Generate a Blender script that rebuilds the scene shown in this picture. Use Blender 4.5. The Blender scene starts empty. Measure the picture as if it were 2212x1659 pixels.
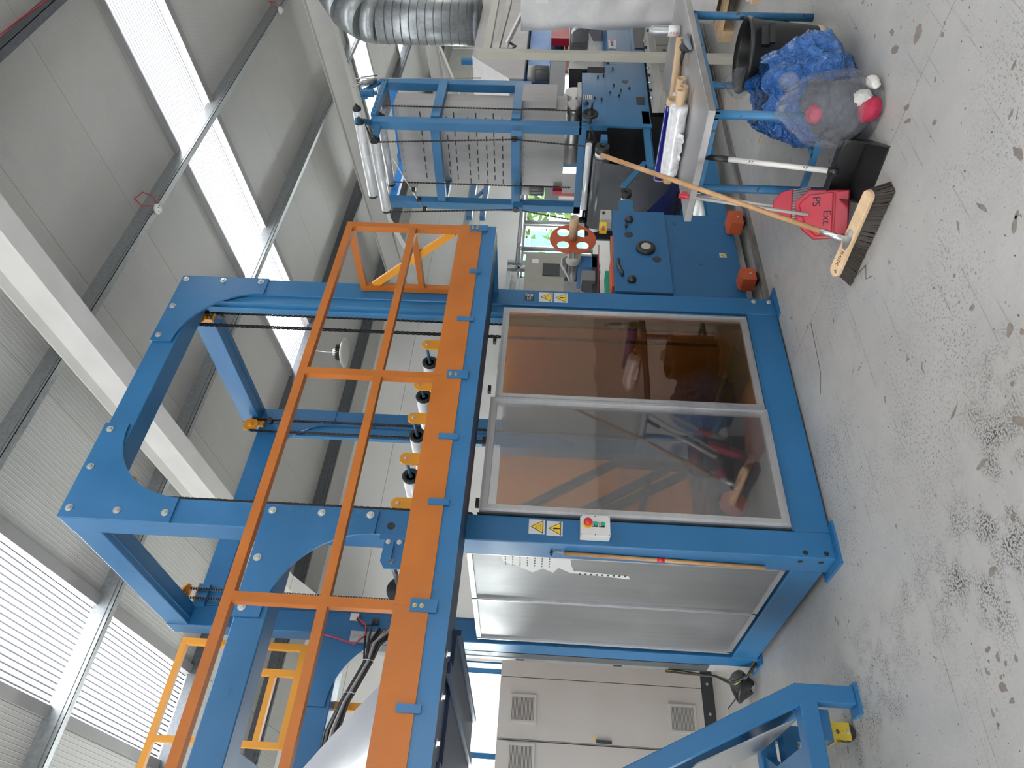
import bpy, bmesh, math, random
from mathutils import Vector, Matrix, noise
random.seed(7)
sc = bpy.context.scene
COL = sc.collection
# ------------------------------------------------------------------ camera
CAM = Vector((-1.78891515, -3.51137546, 1.6))
M_ = ((0.06297946, 0.00655743, -0.99799328), (-0.76976708, 0.63677932, -0.04439296), (0.63521038, 0.77101822, 0.04515171))
cd = bpy.data.cameras.new('camera'); cam = bpy.data.objects.new('camera', cd); COL.objects.link(cam)
cd.sensor_width = 36; cd.lens = 25.048; cd.clip_start = 0.05; cd.clip_end = 300
r0, r1, r2 = [Vector(r) for r in M_]
mw = Matrix((r0, -r1, -r2)).transposed().to_4x4(); mw.translation = CAM
cam.matrix_world = mw; sc.camera = cam
# ------------------------------------------------------------------ world and light
sc.view_settings.view_transform = 'Standard'; sc.view_settings.look = 'None'
sc.view_settings.gamma = 1; sc.view_settings.use_curve_mapping = False
sc.view_settings.exposure = -0.08
w = bpy.data.worlds.new('sky'); sc.world = w; w.use_nodes = True
bg = w.node_tree.nodes['Background']; bg.inputs[0].default_value = (0.86, 0.93, 1.0, 1); bg.inputs[1].default_value = 4.0
def area(name, loc, sx, sy, power, rot=(0, 0, 0), col=(1.0, 0.985, 0.955)):
    l = bpy.data.lights.new(name, 'AREA'); l.shape = 'RECTANGLE'; l.size = sx; l.size_y = sy; l.energy = power; l.color = col
    o = bpy.data.objects.new(name, l); COL.objects.link(o); o.location = loc; o.rotation_euler = rot; return o
TILT = math.atan(0.091)
def roofz(y): return 6.0 - 0.091 * y if y > -5 else 6.455 + 0.091 * (y + 5)
SKY = [(-9.3, -8.4), (-4.3, -3.3), (-0.28, 0.62), (5.22, 6.24), (12.02, 13.0), (15.5, 16.45)]
for (a, b) in SKY:
    area('skylight_daylight', ((a + b) / 2, 0.0, roofz(0.0) + 0.35), b - a, 9.8, 760 * (b - a), (-TILT, 0, 0))
    area('skylight_daylight', ((a + b) / 2, -8.6, roofz(-8.6) + 0.35), b - a, 6.8, 320 * (b - a), (TILT, 0, 0))
area('window_daylight', (15.2, 8.5, 1.5), 8.4, 1.6, 700, (math.radians(-90), 0, 0))
area('window_daylight', (-1.2, 8.5, 2.2), 6.0, 1.0, 330, (math.radians(-90), 0, 0))
area('added_fill_light', (-1.5, -12.6, 2.3), 7.0, 4.2, 200, (math.radians(90), 0, 0))  # fill light added behind the camera, at an unseen opening
area('added_fill_light', (-9.75, 0, 2.3), 4.4, 8.8, 620, (0, math.radians(-90), 0))  # added at an unseen left wall opening to brighten roof and back wall
area('added_fill_light', (22.2, -6, 2.3), 4.4, 8.0, 330, (0, math.radians(90), 0))  # fill added inside the closed right end wall, no gate there
# ------------------------------------------------------------------ materials
MATS = {}
def mat(name, col, rough=0.5, metal=0.0, var=0.0, vs=3.0, bump=0.0, bs=60.0, spots=0.0, spotcol=(0.05, 0.05, 0.05), ss=30.0, coat=0.0, spec=0.5, trans=0.0, alpha=1.0, emit=0.0, bands=None):
    if name in MATS: return MATS[name]
    m = bpy.data.materials.new(name); m.use_nodes = True; nt = m.node_tree; N = nt.nodes; L = nt.links
    p = N['Principled BSDF']; p.inputs['Roughness'].default_value = rough; p.inputs['Metallic'].default_value = metal
    p.inputs['Coat Weight'].default_value = coat; p.inputs['Specular IOR Level'].default_value = spec
    p.inputs['Transmission Weight'].default_value = trans; p.inputs['Alpha'].default_value = alpha
    if emit: p.inputs['Emission Color'].default_value = (*col, 1); p.inputs['Emission Strength'].default_value = emit
    tc = N.new('ShaderNodeTexCoord'); src = None
    rgb = N.new('ShaderNodeRGB'); rgb.outputs[0].default_value = (*col, 1); src = rgb.outputs[0]
    if var:
        n = N.new('ShaderNodeTexNoise'); n.inputs['Scale'].default_value = vs; n.inputs['Detail'].default_value = 6; L.new(tc.outputs['Object'], n.inputs['Vector'])
        mr = N.new('ShaderNodeMapRange'); mr.inputs[1].default_value = 0.3; mr.inputs[2].default_value = 0.7
        mr.inputs[3].default_value = 1 - var; mr.inputs[4].default_value = 1 + var * 0.6; L.new(n.outputs[0], mr.inputs[0])
        mx = N.new('ShaderNodeVectorMath'); mx.operation = 'SCALE'; L.new(src, mx.inputs[0]); L.new(mr.outputs[0], mx.inputs['Scale']); src = mx.outputs[0]
        mr2 = N.new('ShaderNodeMapRange'); mr2.inputs[1].default_value = 0.3; mr2.inputs[2].default_value = 0.7
        mr2.inputs[3].default_value = max(0.02, rough - 0.08); mr2.inputs[4].default_value = min(1, rough + 0.1); L.new(n.outputs[0], mr2.inputs[0]); L.new(mr2.outputs[0], p.inputs['Roughness'])
    if bands:
        wv = N.new('ShaderNodeTexNoise'); wv.inputs['Scale'].default_value = 1.0; wv.inputs['Detail'].default_value = 4
        mp = N.new('ShaderNodeMapping'); mp.inputs['Scale'].default_value = bands[:3]; L.new(tc.outputs['Object'], mp.inputs[0]); L.new(mp.outputs[0], wv.inputs['Vector'])
        mr = N.new('ShaderNodeMapRange'); mr.inputs[1].default_value = 0.3; mr.inputs[2].default_value = 0.7; mr.inputs[3].default_value = 1 - bands[3]; mr.inputs[4].default_value = 1 + bands[3]
        L.new(wv.outputs[0], mr.inputs[0]); mx = N.new('ShaderNodeVectorMath'); mx.operation = 'SCALE'; L.new(src, mx.inputs[0]); L.new(mr.outputs[0], mx.inputs['Scale']); src = mx.outputs[0]
    if spots:
        n = N.new('ShaderNodeTexNoise'); n.inputs['Scale'].default_value = ss; n.inputs['Detail'].default_value = 3; L.new(tc.outputs['Object'], n.inputs['Vector'])
        cr = N.new('ShaderNodeMapRange'); cr.inputs[1].default_value = 1 - spots; cr.inputs[2].default_value = 1 - spots + 0.02; L.new(n.outputs[0], cr.inputs[0])
        mx = N.new('ShaderNodeMix'); mx.data_type = 'RGBA'; L.new(cr.outputs[0], mx.inputs[0]); L.new(src, mx.inputs[6]); mx.inputs[7].default_value = (*spotcol, 1); src = mx.outputs[2]
    L.new(src, p.inputs['Base Color'])
    if bump:
        n = N.new('ShaderNodeTexNoise'); n.inputs['Scale'].default_value = bs; n.inputs['Detail'].default_value = 4; L.new(tc.outputs['Object'], n.inputs['Vector'])
        b = N.new('ShaderNodeBump'); b.inputs['Strength'].default_value = bump; b.inputs['Distance'].default_value = 0.01; L.new(n.outputs[0], b.inputs['Height']); L.new(b.outputs[0], p.inputs['Normal'])
    MATS[name] = m; return m
blue = mat('blue_paint', (0.017, 0.122, 0.275), 0.34, var=0.10, vs=2.5, bump=0.05, bs=250, spots=0.20, spotcol=(0.012, 0.04, 0.08), ss=110)
blue2 = mat('light_blue_paint', (0.026, 0.145, 0.30), 0.40, var=0.12, vs=3)
bblue = mat('bright_blue_enamel', (0.03, 0.24, 0.68), 0.35, var=0.06)
worn = mat('worn_blue_paint', (0.03, 0.15, 0.30), 0.45, var=0.3, vs=9, spots=0.36, spotcol=(0.03, 0.035, 0.04), ss=22)
orange = mat('orange_paint', (0.39, 0.108, 0.004), 0.42, var=0.12, vs=4, spots=0.2, spotcol=(0.12, 0.04, 0.01), ss=28)
yellow = mat('yellow_orange_paint', (0.66, 0.27, 0.012), 0.4, var=0.1)
redor = mat('red_orange_paint', (0.48, 0.085, 0.025), 0.5, var=0.15, spots=0.25, spotcol=(0.1, 0.03, 0.02))
alu = mat('aluminium_profile', (0.52, 0.52, 0.53), 0.36, 0.85, var=0.06, bands=(2, 2, 30, 0.05))
sheet = mat('aluminium_sheet', (0.30, 0.305, 0.31), 0.42, 0.85, var=0.14, vs=1.6, bump=0.25, bs=3.5, bands=(1, 30, 1, 0.05))
steel = mat('brushed_steel', (0.36, 0.35, 0.345), 0.38, 0.85, var=0.25, vs=4, bump=0.15, bs=5)
stain = mat('stainless_panel', (0.36, 0.345, 0.335), 0.5, 0.45, var=0.16, vs=1.8, bump=0.2, bs=3, bands=(12, 12, 1.5, 0.06))
galv = mat('galvanised_steel', (0.34, 0.36, 0.365), 0.4, 0.7, var=0.18, vs=30, bump=0.1, bs=90)
galvd = mat('dark_galvanised_steel', (0.13, 0.14, 0.15), 0.42, 0.6, var=0.25, vs=25)
zinc = mat('zinc_bolt', (0.62, 0.62, 0.60), 0.3, 0.9)
black = mat('black_rubber', (0.012, 0.012, 0.012), 0.55, var=0.3)
blackp = mat('black_plastic', (0.02, 0.02, 0.021), 0.4, var=0.3, vs=8)
chainm = mat('oiled_chain', (0.035, 0.03, 0.028), 0.35, 0.6)
white = mat('white_roller', (0.66, 0.67, 0.68), 0.28, 0.15, var=0.06, vs=5)
wallm = mat('light_wall_panel', (0.74, 0.735, 0.70), 0.6, var=0.05, vs=1.2)
beam = mat('light_grey_steel_paint', (0.60, 0.585, 0.56), 0.5, var=0.06, spots=0.18, spotcol=(0.15, 0.14, 0.13), ss=14)
cabm = mat('grey_cabinet_enamel', (0.44, 0.42, 0.39), 0.5, var=0.04, bump=0.04, bs=400)
beige = mat('beige_enamel', (0.36, 0.345, 0.29), 0.5, var=0.08, spots=0.25, spotcol=(0.1, 0.09, 0.07), ss=26)
darkg = mat('anthracite_enamel', (0.03, 0.034, 0.036), 0.5)
trimg = mat('grey_flashing', (0.27, 0.265, 0.26), 0.5, var=0.04)
wood = mat('broom_wood', (0.42, 0.235, 0.105), 0.55, var=0.25, vs=12, bands=(14, 14, 2, 0.2))
woodl = mat('pale_wood', (0.60, 0.42, 0.25), 0.6, var=0.2, vs=9, bands=(3, 20, 20, 0.12), spots=0.27, spotcol=(0.10, 0.06, 0.03), ss=22)
card = mat('cardboard_core', (0.52, 0.36, 0.22), 0.7, var=0.1, bump=0.1)
cardd = mat('cardboard_inside', (0.22, 0.17, 0.12), 0.8)
redp = mat('red_plastic', (0.42, 0.012, 0.032), 0.4, var=0.12)
greyp = mat('grey_handle', (0.36, 0.34, 0.31), 0.45, var=0.1)
whitep = mat('white_handle', (0.62, 0.60, 0.56), 0.4, var=0.1, spots=0.22, ss=30)
film_d = mat('dark_grey_film', (0.055, 0.058, 0.065), 0.3, var=0.08)
film_b = mat('deep_blue_film', (0.008, 0.03, 0.22), 0.35, var=0.2)
film_w = mat('silver_white_film', (0.60, 0.61, 0.66), 0.25, 0.2, bump=0.15, bs=1.2, var=0.1, vs=1.5)
navy = mat('navy_stretch_film', (0.006, 0.010, 0.16), 0.14, bump=0.5, bs=18, coat=0.5)
wrap = mat('white_stretch_film', (0.60, 0.60, 0.61), 0.16, var=0.25, vs=22, bump=0.8, bs=14, coat=0.4)
sheetw = mat('translucent_white_wrap', (0.60, 0.59, 0.585), 0.38, var=0.14, vs=4, bump=1.0, bs=9)
motor = mat('grey_motor_casting', (0.20, 0.20, 0.20), 0.5, 0.3, var=0.15)
fan = mat('motor_cover', (0.42, 0.41, 0.38), 0.45)
dgrey = mat('grey_duct_paint', (0.16, 0.17, 0.18), 0.45)
signy = mat('sign_yellow', (0.78, 0.52, 0.03), 0.45)
signw = mat('sign_plate', (0.58, 0.58, 0.57), 0.4, 0.3)
signk = mat('sign_black', (0.01, 0.01, 0.01), 0.5)
ink = mat('marker_ink', (0.015, 0.012, 0.012), 0.6)
red = mat('red_cap', (0.55, 0.02, 0.02), 0.35)
green = mat('green_cap', (0.01, 0.30, 0.18), 0.35)
cabred = mat('red_cable', (0.45, 0.02, 0.04), 0.4)
grass = mat('tree_leaves', (0.22, 0.38, 0.07), 0.8, var=0.5, vs=3, bump=1, bs=4)
mint = mat('mint_cladding', (0.30, 0.62, 0.55), 0.6, var=0.05)
outw = mat('pale_render', (0.8, 0.8, 0.78), 0.8)
# floor: painted concrete with chips, scuffs and speckle
def floor_mat():
    m = bpy.data.materials.new('painted_concrete_floor'); m.use_nodes = True; nt = m.node_tree; N = nt.nodes; L = nt.links; p = N['Principled BSDF']
    tc = N.new('ShaderNodeTexCoord')
    def nz(scale, det=5, rough=0.6, mp=None):
        n = N.new('ShaderNodeTexNoise'); n.inputs['Scale'].default_value = scale; n.inputs['Detail'].default_value = det; n.inputs['Roughness'].default_value = rough
        if mp:
            q = N.new('ShaderNodeMapping'); q.inputs['Location'].default_value = mp[0]; q.inputs['Rotation'].default_value = mp[1]; q.inputs['Scale'].default_value = mp[2]
            L.new(tc.outputs['Object'], q.inputs[0]); L.new(q.outputs[0], n.inputs['Vector'])
        else: L.new(tc.outputs['Object'], n.inputs['Vector'])
        return n.outputs[0]
    def rng(s, a, b, c=0.0, d=1.0):
        r = N.new('ShaderNodeMapRange'); r.inputs[1].default_value = a; r.inputs[2].default_value = b; r.inputs[3].default_value = c; r.inputs[4].default_value = d; L.new(s, r.inputs[0]); return r.outputs[0]
    def mixc(fac, a, col):
        x = N.new('ShaderNodeMix'); x.data_type = 'RGBA'; L.new(fac, x.inputs[0])
        if isinstance(a, tuple): x.inputs[6].default_value = (*a, 1)
        else: L.new(a, x.inputs[6])
        x.inputs[7].default_value = (*col, 1); return x.outputs[2]
    def mul(a, b):
        x = N.new('ShaderNodeMath'); x.operation = 'MULTIPLY'; L.new(a, x.inputs[0]); L.new(b, x.inputs[1]); return x.outputs[0]
    c = mixc(rng(nz(0.8), 0.3, 0.7), (0.335, 0.325, 0.305), (0.395, 0.385, 0.36))
    c = mixc(rng(nz(9, 6), 0.45, 0.75, 0, 0.35), c, (0.26, 0.26, 0.255))
    # faint straight scratches in several directions
    for i, (ang, sc_) in enumerate([(0.5, 60), (1.4, 70), (2.5, 55)]):
        s = rng(nz(1.0, 1, 0.4, ((i * 7.3, 0, 0), (0, 0, ang), (1.1, sc_, 1))), 0.70, 0.73, 0, 0.6)
        c = mixc(mul(s, rng(nz(1.3 + i), 0.45, 0.6)), c, (0.13, 0.12, 0.11))
    # chipped patches down to brown-grey screed
    chip = rng(nz(7.5, 3, 0.5, ((3.1, 1.7, 0), (0, 0, 0.4), (1, 1.7, 1))), 0.70, 0.708)
    c = mixc(mul(chip, rng(nz(0.9, 2), 0.44, 0.47)), c, (0.19, 0.165, 0.145))
    chip2 = rng(nz(26, 2, 0.5, ((0, 0, 0), (0, 0, 0.8), (1, 2.4, 1))), 0.725, 0.74)
    c = mixc(chip2, c, (0.07, 0.065, 0.06))
    # dense black speckle in worn traffic zones
    sp = rng(nz(85, 2, 0.6), 0.57, 0.61)
    zone = rng(nz(0.62, 3, 0.6, ((5.2, 2.1, 0), (0, 0, 0), (1, 1, 1))), 0.50, 0.68)
    c = mixc(mul(sp, zone), c, (0.035, 0.032, 0.03))
    for (bx_, by_, br_) in [(-0.33, -1.43, 0.35), (-0.54, -1.05, 0.4), (-0.54, -1.4, 0.35), (-0.81, 0.29, 0.5), (-0.56, -0.65, 0.3), (-0.6, -0.14, 0.35), (-0.06, -1.56, 0.25)]:
        q = N.new('ShaderNodeVectorMath'); q.operation = 'DISTANCE'; L.new(tc.outputs['Object'], q.inputs[0]); q.inputs[1].default_value = (bx_, by_, 0)
        c = mixc(mul(mul(rng(nz(110, 3, 0.6), 0.50, 0.54), rng(nz(6, 4), 0.45, 0.66)), rng(q.outputs['Value'], br_, br_ * 0.35)), c, (0.035, 0.032, 0.03))
    sp2 = rng(nz(48, 1, 0.5), 0.745, 0.765)
    c = mixc(sp2, c, (0.06, 0.055, 0.05))
    L.new(c, p.inputs['Base Color'])
    L.new(rng(nz(3), 0.3, 0.7, 0.28, 0.5), p.inputs['Roughness'])
    b = N.new('ShaderNodeBump'); b.inputs['Strength'].default_value = 0.15; b.inputs['Distance'].default_value = 0.01; L.new(nz(30), b.inputs['Height']); L.new(b.outputs[0], p.inputs['Normal'])
    return m
floorm = floor_mat()
def ribbed(name, col, period, depth, rough=0.45, axis='X'):
    m = bpy.data.materials.new(name); m.use_nodes = True; nt = m.node_tree; N = nt.nodes; L = nt.links; p = N['Principled BSDF']
    tc = N.new('ShaderNodeTexCoord'); wv = N.new('ShaderNodeTexWave'); wv.bands_direction = axis; wv.wave_profile = 'SIN'
    wv.inputs['Scale'].default_value = 2 * math.pi / period / 20.0; wv.inputs['Distortion'].default_value = 0; L.new(tc.outputs['Object'], wv.inputs['Vector'])
    r = N.new('ShaderNodeMapRange'); r.inputs[1].default_value = 0.88; r.inputs[2].default_value = 1.0; L.new(wv.outputs['Fac'], r.inputs[0])
    b = N.new('ShaderNodeBump'); b.inputs['Strength'].default_value = 0.6; b.inputs['Distance'].default_value = depth; L.new(r.outputs[0], b.inputs['Height']); L.new(b.outputs[0], p.inputs['Normal'])
    n = N.new('ShaderNodeTexNoise'); n.inputs['Scale'].default_value = 0.7; L.new(tc.outputs['Object'], n.inputs['Vector'])
    mr = N.new('ShaderNodeMapRange'); mr.inputs[1].default_value = 0.3; mr.inputs[2].default_value = 0.7; mr.inputs[3].default_value = 0.94; mr.inputs[4].default_value = 1.04; L.new(n.outputs[0], mr.inputs[0])
    mx = N.new('ShaderNodeMix'); mx.data_type = 'RGBA'; L.new(r.outputs[0], mx.inputs[0]); mx.inputs[6].default_value = (*col, 1); mx.inputs[7].default_value = (*[c * 1.14 for c in col], 1)
    s = N.new('ShaderNodeVectorMath'); s.operation = 'SCALE'; L.new(mx.outputs[2], s.inputs[0]); L.new(mr.outputs[0], s.inputs['Scale']); L.new(s.outputs[0], p.inputs['Base Color'])
    p.inputs['Roughness'].default_value = rough; return m
roofm = ribbed('ribbed_roof_panel', (0.46, 0.455, 0.43), 0.042, 0.004)
def glassy(name, tint, refl, haze=(0.5, 0.5, 0.5), hz=0.1, rough=0.02):
    m = bpy.data.materials.new(name); m.use_nodes = True; nt = m.node_tree; N = nt.nodes; L = nt.links; N.remove(N['Principled BSDF']); out = N['Material Output']
    t = N.new('ShaderNodeBsdfTransparent'); t.inputs[0].default_value = (*tint, 1)
    d = N.new('ShaderNodeBsdfDiffuse'); d.inputs[0].default_value = (*haze, 1)
    g = N.new('ShaderNodeBsdfGlossy'); g.inputs['Roughness'].default_value = rough; g.inputs[0].default_value = (0.9, 0.9, 0.9, 1)
    tc = N.new('ShaderNodeTexCoord'); n = N.new('ShaderNodeTexNoise'); n.inputs['Scale'].default_value = 1.4; L.new(tc.outputs['Object'], n.inputs['Vector'])
    b = N.new('ShaderNodeBump'); b.inputs['Strength'].default_value = 0.25; b.inputs['Distance'].default_value = 0.02; L.new(n.outputs[0], b.inputs['Height']); L.new(b.outputs[0], g.inputs['Normal'])
    m1 = N.new('ShaderNodeMixShader'); m1.inputs[0].default_value = hz; L.new(t.outputs[0], m1.inputs[1]); L.new(d.outputs[0], m1.inputs[2])
    m2 = N.new('ShaderNodeMixShader'); m2.inputs[0].default_value = refl; L.new(m1.outputs[0], m2.inputs[1]); L.new(g.outputs[0], m2.inputs[2]); L.new(m2.outputs[0], out.inputs[0]); return m
amber = glassy('amber_acrylic', (0.80, 0.46, 0.05), 0.10, (0.30, 0.18, 0.06), 0.03)
smoky = glassy('scratched_clear_acrylic', (0.80, 0.80, 0.82), 0.15, (0.42, 0.43, 0.46), 0.04, 0.04)
rearm = glassy('amber_rear_acrylic', (0.85, 0.50, 0.12), 0.04, (0.80, 0.38, 0.06), 0.45)
winglass = glassy('window_glass', (0.92, 0.95, 0.95), 0.05, hz=0.0)
def skylight_mat():
    m = bpy.data.materials.new('polycarbonate_skylight'); m.use_nodes = True; nt = m.node_tree; N = nt.nodes; L = nt.links; N.remove(N['Principled BSDF']); out = N['Material Output']
    tc = N.new('ShaderNodeTexCoord'); wv = N.new('ShaderNodeTexWave'); wv.inputs['Scale'].default_value = 2 * math.pi / 0.05 / 20; L.new(tc.outputs['Object'], wv.inputs['Vector'])
    r = N.new('ShaderNodeMapRange'); r.inputs[1].default_value = 0.12; r.inputs[2].default_value = 0.40; L.new(wv.outputs['Fac'], r.inputs[0])
    mc = N.new('ShaderNodeMix'); mc.data_type = 'RGBA'; L.new(r.outputs[0], mc.inputs[0]); mc.inputs[6].default_value = (0.055, 0.056, 0.062, 1); mc.inputs[7].default_value = (0.85, 0.86, 0.88, 1)
    t = N.new('ShaderNodeBsdfTransparent'); L.new(mc.outputs[2], t.inputs[0])
    d = N.new('ShaderNodeBsdfTranslucent'); L.new(mc.outputs[2], d.inputs[0])
    x = N.new('ShaderNodeMixShader'); x.inputs[0].default_value = 0.35; L.new(t.outputs[0], x.inputs[1]); L.new(d.outputs[0], x.inputs[2]); L.new(x.outputs[0], out.inputs[0]); return m
skym = skylight_mat()
def bagmat(name, col, tr, rough=0.22, refl=0.16):
    m = bpy.data.materials.new(name); m.use_nodes = True; nt = m.node_tree; N = nt.nodes; L = nt.links; p = N['Principled BSDF']; out = N['Material Output']
    p.inputs['Base Color'].default_value = (*col, 1); p.inputs['Roughness'].default_value = rough; p.inputs['Coat Weight'].default_value = 0.6; p.inputs['Coat Roughness'].default_value = 0.12
    tc = N.new('ShaderNodeTexCoord'); n = N.new('ShaderNodeTexNoise'); n.inputs['Scale'].default_value = 11; n.inputs['Detail'].default_value = 4; n.inputs['Distortion'].default_value = 2.5; L.new(tc.outputs['Object'], n.inputs['Vector'])
    b = N.new('ShaderNodeBump'); b.inputs['Strength'].default_value = 1.0; b.inputs['Distance'].default_value = 0.06; L.new(n.outputs[0], b.inputs['Height']); L.new(b.outputs[0], p.inputs['Normal']); L.new(b.outputs[0], p.inputs['Coat Normal'])
    if tr:
        t = N.new('ShaderNodeBsdfTransparent'); t.inputs[0].default_value = (0.93, 0.93, 0.94, 1); x = N.new('ShaderNodeMixShader'); x.inputs[0].default_value = 1 - tr
        L.new(t.outputs[0], x.inputs[1]); L.new(p.outputs[0], x.inputs[2]); L.new(x.outputs[0], out.inputs[0])
    return m
bagblue = bagmat('blue_bag_film', (0.02, 0.13, 0.42), 0.12)
bagclear = bagmat('clear_bag_film', (0.52, 0.53, 0.55), 0.84, 0.14)
# ------------------------------------------------------------------ mesh helpers
OFF = {}
class MB:
    def __init__(s): s.v = []; s.f = []; s.sm = []
    def add(s, vs, fs, smooth=False):
        o = len(s.v); s.v += [Vector(v) for v in vs]
        for f in fs: s.f.append([o + i for i in f]); s.sm.append(smooth)
        return s
    def box(s, x0, x1, y0, y1, z0, z1):
        vs = [(x, y, z) for z in (z0, z1) for y in (y0, y1) for x in (x0, x1)]
        return s.add(vs, [(0, 2, 3, 1), (4, 5, 7, 6), (0, 1, 5, 4), (1, 3, 7, 5), (3, 2, 6, 7), (2, 0, 4, 6)])
    def frame(s, p0, p1, up=(0, 0, 1)):
        p0 = Vector(p0); p1 = Vector(p1); d = (p1 - p0).normalized(); u = Vector(up)
        if abs(d.dot(u)) > 0.98: u = Vector((1, 0, 0))
        a = d.cross(u).normalized(); b = a.cross(d).normalized(); return p0, p1, a, b
    def bar(s, p0, p1, wa, wb, up=(0, 0, 1)):
        p0, p1, a, b = s.frame(p0, p1, up); vs = []
        for p in (p0, p1):
            for (i, j) in ((-1, -1), (1, -1), (1, 1), (-1, 1)): vs.append(p + a * (i * wa / 2) + b * (j * wb / 2))
        return s.add(vs, [(3, 2, 1, 0), (4, 5, 6, 7), (0, 1, 5, 4), (1, 2, 6, 5), (2, 3, 7, 6), (3, 0, 4, 7)])
    def cyl(s, p0, p1, r, n=20, r2=None, caps=True, smooth=True):
        p0, p1, a, b = s.frame(p0, p1); r2 = r if r2 is None else r2; vs = []
        for p, q in ((p0, r), (p1, r2)):
            for i in range(n):
                t = 2 * math.pi * i / n; vs.append(p + a * (q * math.cos(t)) + b * (q * math.sin(t)))
        s.add(vs, [((i + 1) % n, i, n + i, n + (i + 1) % n) for i in range(n)], smooth)
        if caps:
            s.add(vs[:n], [tuple(range(n))]); s.add(vs[n:], [tuple(reversed(range(n)))])
        return s
    def pipe(s, p0, p1, r, ri, n=20):
        p0, p1, a, b = s.frame(p0, p1); vs = []
        for p, q in ((p0, r), (p1, r), (p1, ri), (p0, ri)):
            for i in range(n):
                t = 2 * math.pi * i / n; vs.append(p + a * (q * math.cos(t)) + b * (q * math.sin(t)))
        for k in range(4):
            k2 = (k + 1) % 4
            s.add([vs[k * n + i] for i in range(n)] + [vs[k2 * n + i] for i in range(n)], [((i + 1) % n, i, n + i, n + (i + 1) % n) for i in range(n)], k in (0, 2))
        return s
    def tube(s, pts, r, n=8, closed=False):
        pts = [Vector(p) for p in pts]; m = len(pts); rings = []; prev = None
        for i, p in enumerate(pts):
            d = (pts[min(i + 1, m - 1)] - pts[max(i - 1, 0)]).normalized()
            if prev is None:
                u = Vector((0, 0, 1)) if abs(d.z) < 0.9 else Vector((1, 0, 0)); a = d.cross(u).normalized()
            else: a = (prev - d * prev.dot(d)).normalized()
            prev = a; b = d.cross(a); rr = r[i] if isinstance(r, (list, tuple)) else r
            rings += [p + a * (rr * math.cos(2 * math.pi * k / n)) + b * (rr * math.sin(2 * math.pi * k / n)) for k in range(n)]
        fs = [(i * n + k, i * n + (k + 1) % n, (i + 1) * n + (k + 1) % n, (i + 1) * n + k) for i in range(m - 1) for k in range(n)]
        s.add(rings, fs, True); s.add(rings[:n], [tuple(reversed(range(n)))]); s.add(rings[-n:], [tuple(range(n))]); return s
    def lathe(s, base, axis, prof, n=28):
        base = Vector(base); d = Vector(axis).normalized(); _, _, a, b = s.frame(base, base + d); vs = []
        for (r, h) in prof:
            for i in range(n):
                t = 2 * math.pi * i / n; vs.append(base + d * h + a * (r * math.cos(t)) + b * (r * math.sin(t)))
        return s.add(vs, [(j * n + (i + 1) % n, j * n + i, (j + 1) * n + i, (j + 1) * n + (i + 1) % n) for j in range(len(prof) - 1) for i in range(n)], True)
    def prism(s, pts, off):
        n = len(pts); off = Vector(off); a = [Vector(p) for p in pts]; b = [p + off for p in a]
        s.add(a, [tuple(range(n))]); s.add(b, [tuple(reversed(range(n)))]); s.add(a + b, [((i + 1) % n, i, n + i, n + (i + 1) % n) for i in range(n)]); return s
    def build(s, name, m, parent=None, bev=0.0, loc=None):
        off = Vector((0, 0, 0))
        if parent is not None: off = OFF[parent.name]
        if loc is not None: off = Vector(loc)
        me = bpy.data.meshes.new(name); me.from_pydata([tuple(v - off) for v in s.v], [], s.f)
        me.polygons.foreach_set('use_smooth', s.sm); me.materials.append(m); me.update()
        bm = bmesh.new(); bm.from_mesh(me); bmesh.ops.remove_doubles(bm, verts=bm.verts, dist=1e-5); bmesh.ops.recalc_face_normals(bm, faces=bm.faces); bm.to_mesh(me); bm.free()
        o = bpy.data.objects.new(name, me); COL.objects.link(o)
        if parent is not None:
            o.parent = parent
            if loc is not None: o.location = off - OFF[parent.name]
        elif loc is not None: o.location = off
        OFF[o.name] = off
        if bev:
            b = o.modifiers.new('bevel', 'BEVEL'); b.width = bev; b.segments = 2; b.limit_method = 'ANGLE'; b.angle_limit = 0.7
        return o
def thing(name, label, cat, loc=(0, 0, 0), group=None):
    o = bpy.data.objects.new(name, None); COL.objects.link(o); o.location = loc; o.empty_display_size = 0.1
    o['label'] = label; o['category'] = cat
    if group: o['group'] = group
    OFF[o.name] = Vector(loc); return o
def tag(o, label, cat, group=None, kind=None):
    if label: o['label'] = label
    if cat: o['category'] = cat
    if group: o['group'] = group
    if kind: o['kind'] = kind
    return o
def lab(o, label): o['label'] = label; return o
def struct(o): o['kind'] = 'structure'; return o
def stuff(o): o['kind'] = 'stuff'; return o
def piece(src, loc, parent):
    o = src.copy(); COL.objects.link(o); o.parent = parent; o.location = Vector(loc) - OFF[parent.name]; OFF[o.name] = Vector(loc); return o
def B(*a): return MB().box(*a)
def text(s, size, m, origin, xa, ya, parent, name='lettering', ext=0.0006, align='CENTER'):
    c = bpy.data.curves.new(name, 'FONT'); c.body = s; c.size = size; c.extrude = ext; c.align_x = align; c.align_y = 'CENTER'
    t = bpy.data.objects.new(name, c); COL.objects.link(t); bpy.context.view_layer.update()
    me = bpy.data.meshes.new_from_object(t.evaluated_get(bpy.context.evaluated_depsgraph_get())); bpy.data.objects.remove(t)
    xa = Vector(xa).normalized(); ya = Vector(ya).normalized(); za = xa.cross(ya)
    R = Matrix((xa, ya, za)).transposed().to_4x4(); R.translation = Vector(origin) - OFF[parent.name]
    me.transform(R); me.materials.clear(); me.materials.append(m)
    o = bpy.data.objects.new(name, me); COL.objects.link(o); o.parent = parent; OFF[o.name] = OFF[parent.name]; return o
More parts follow.
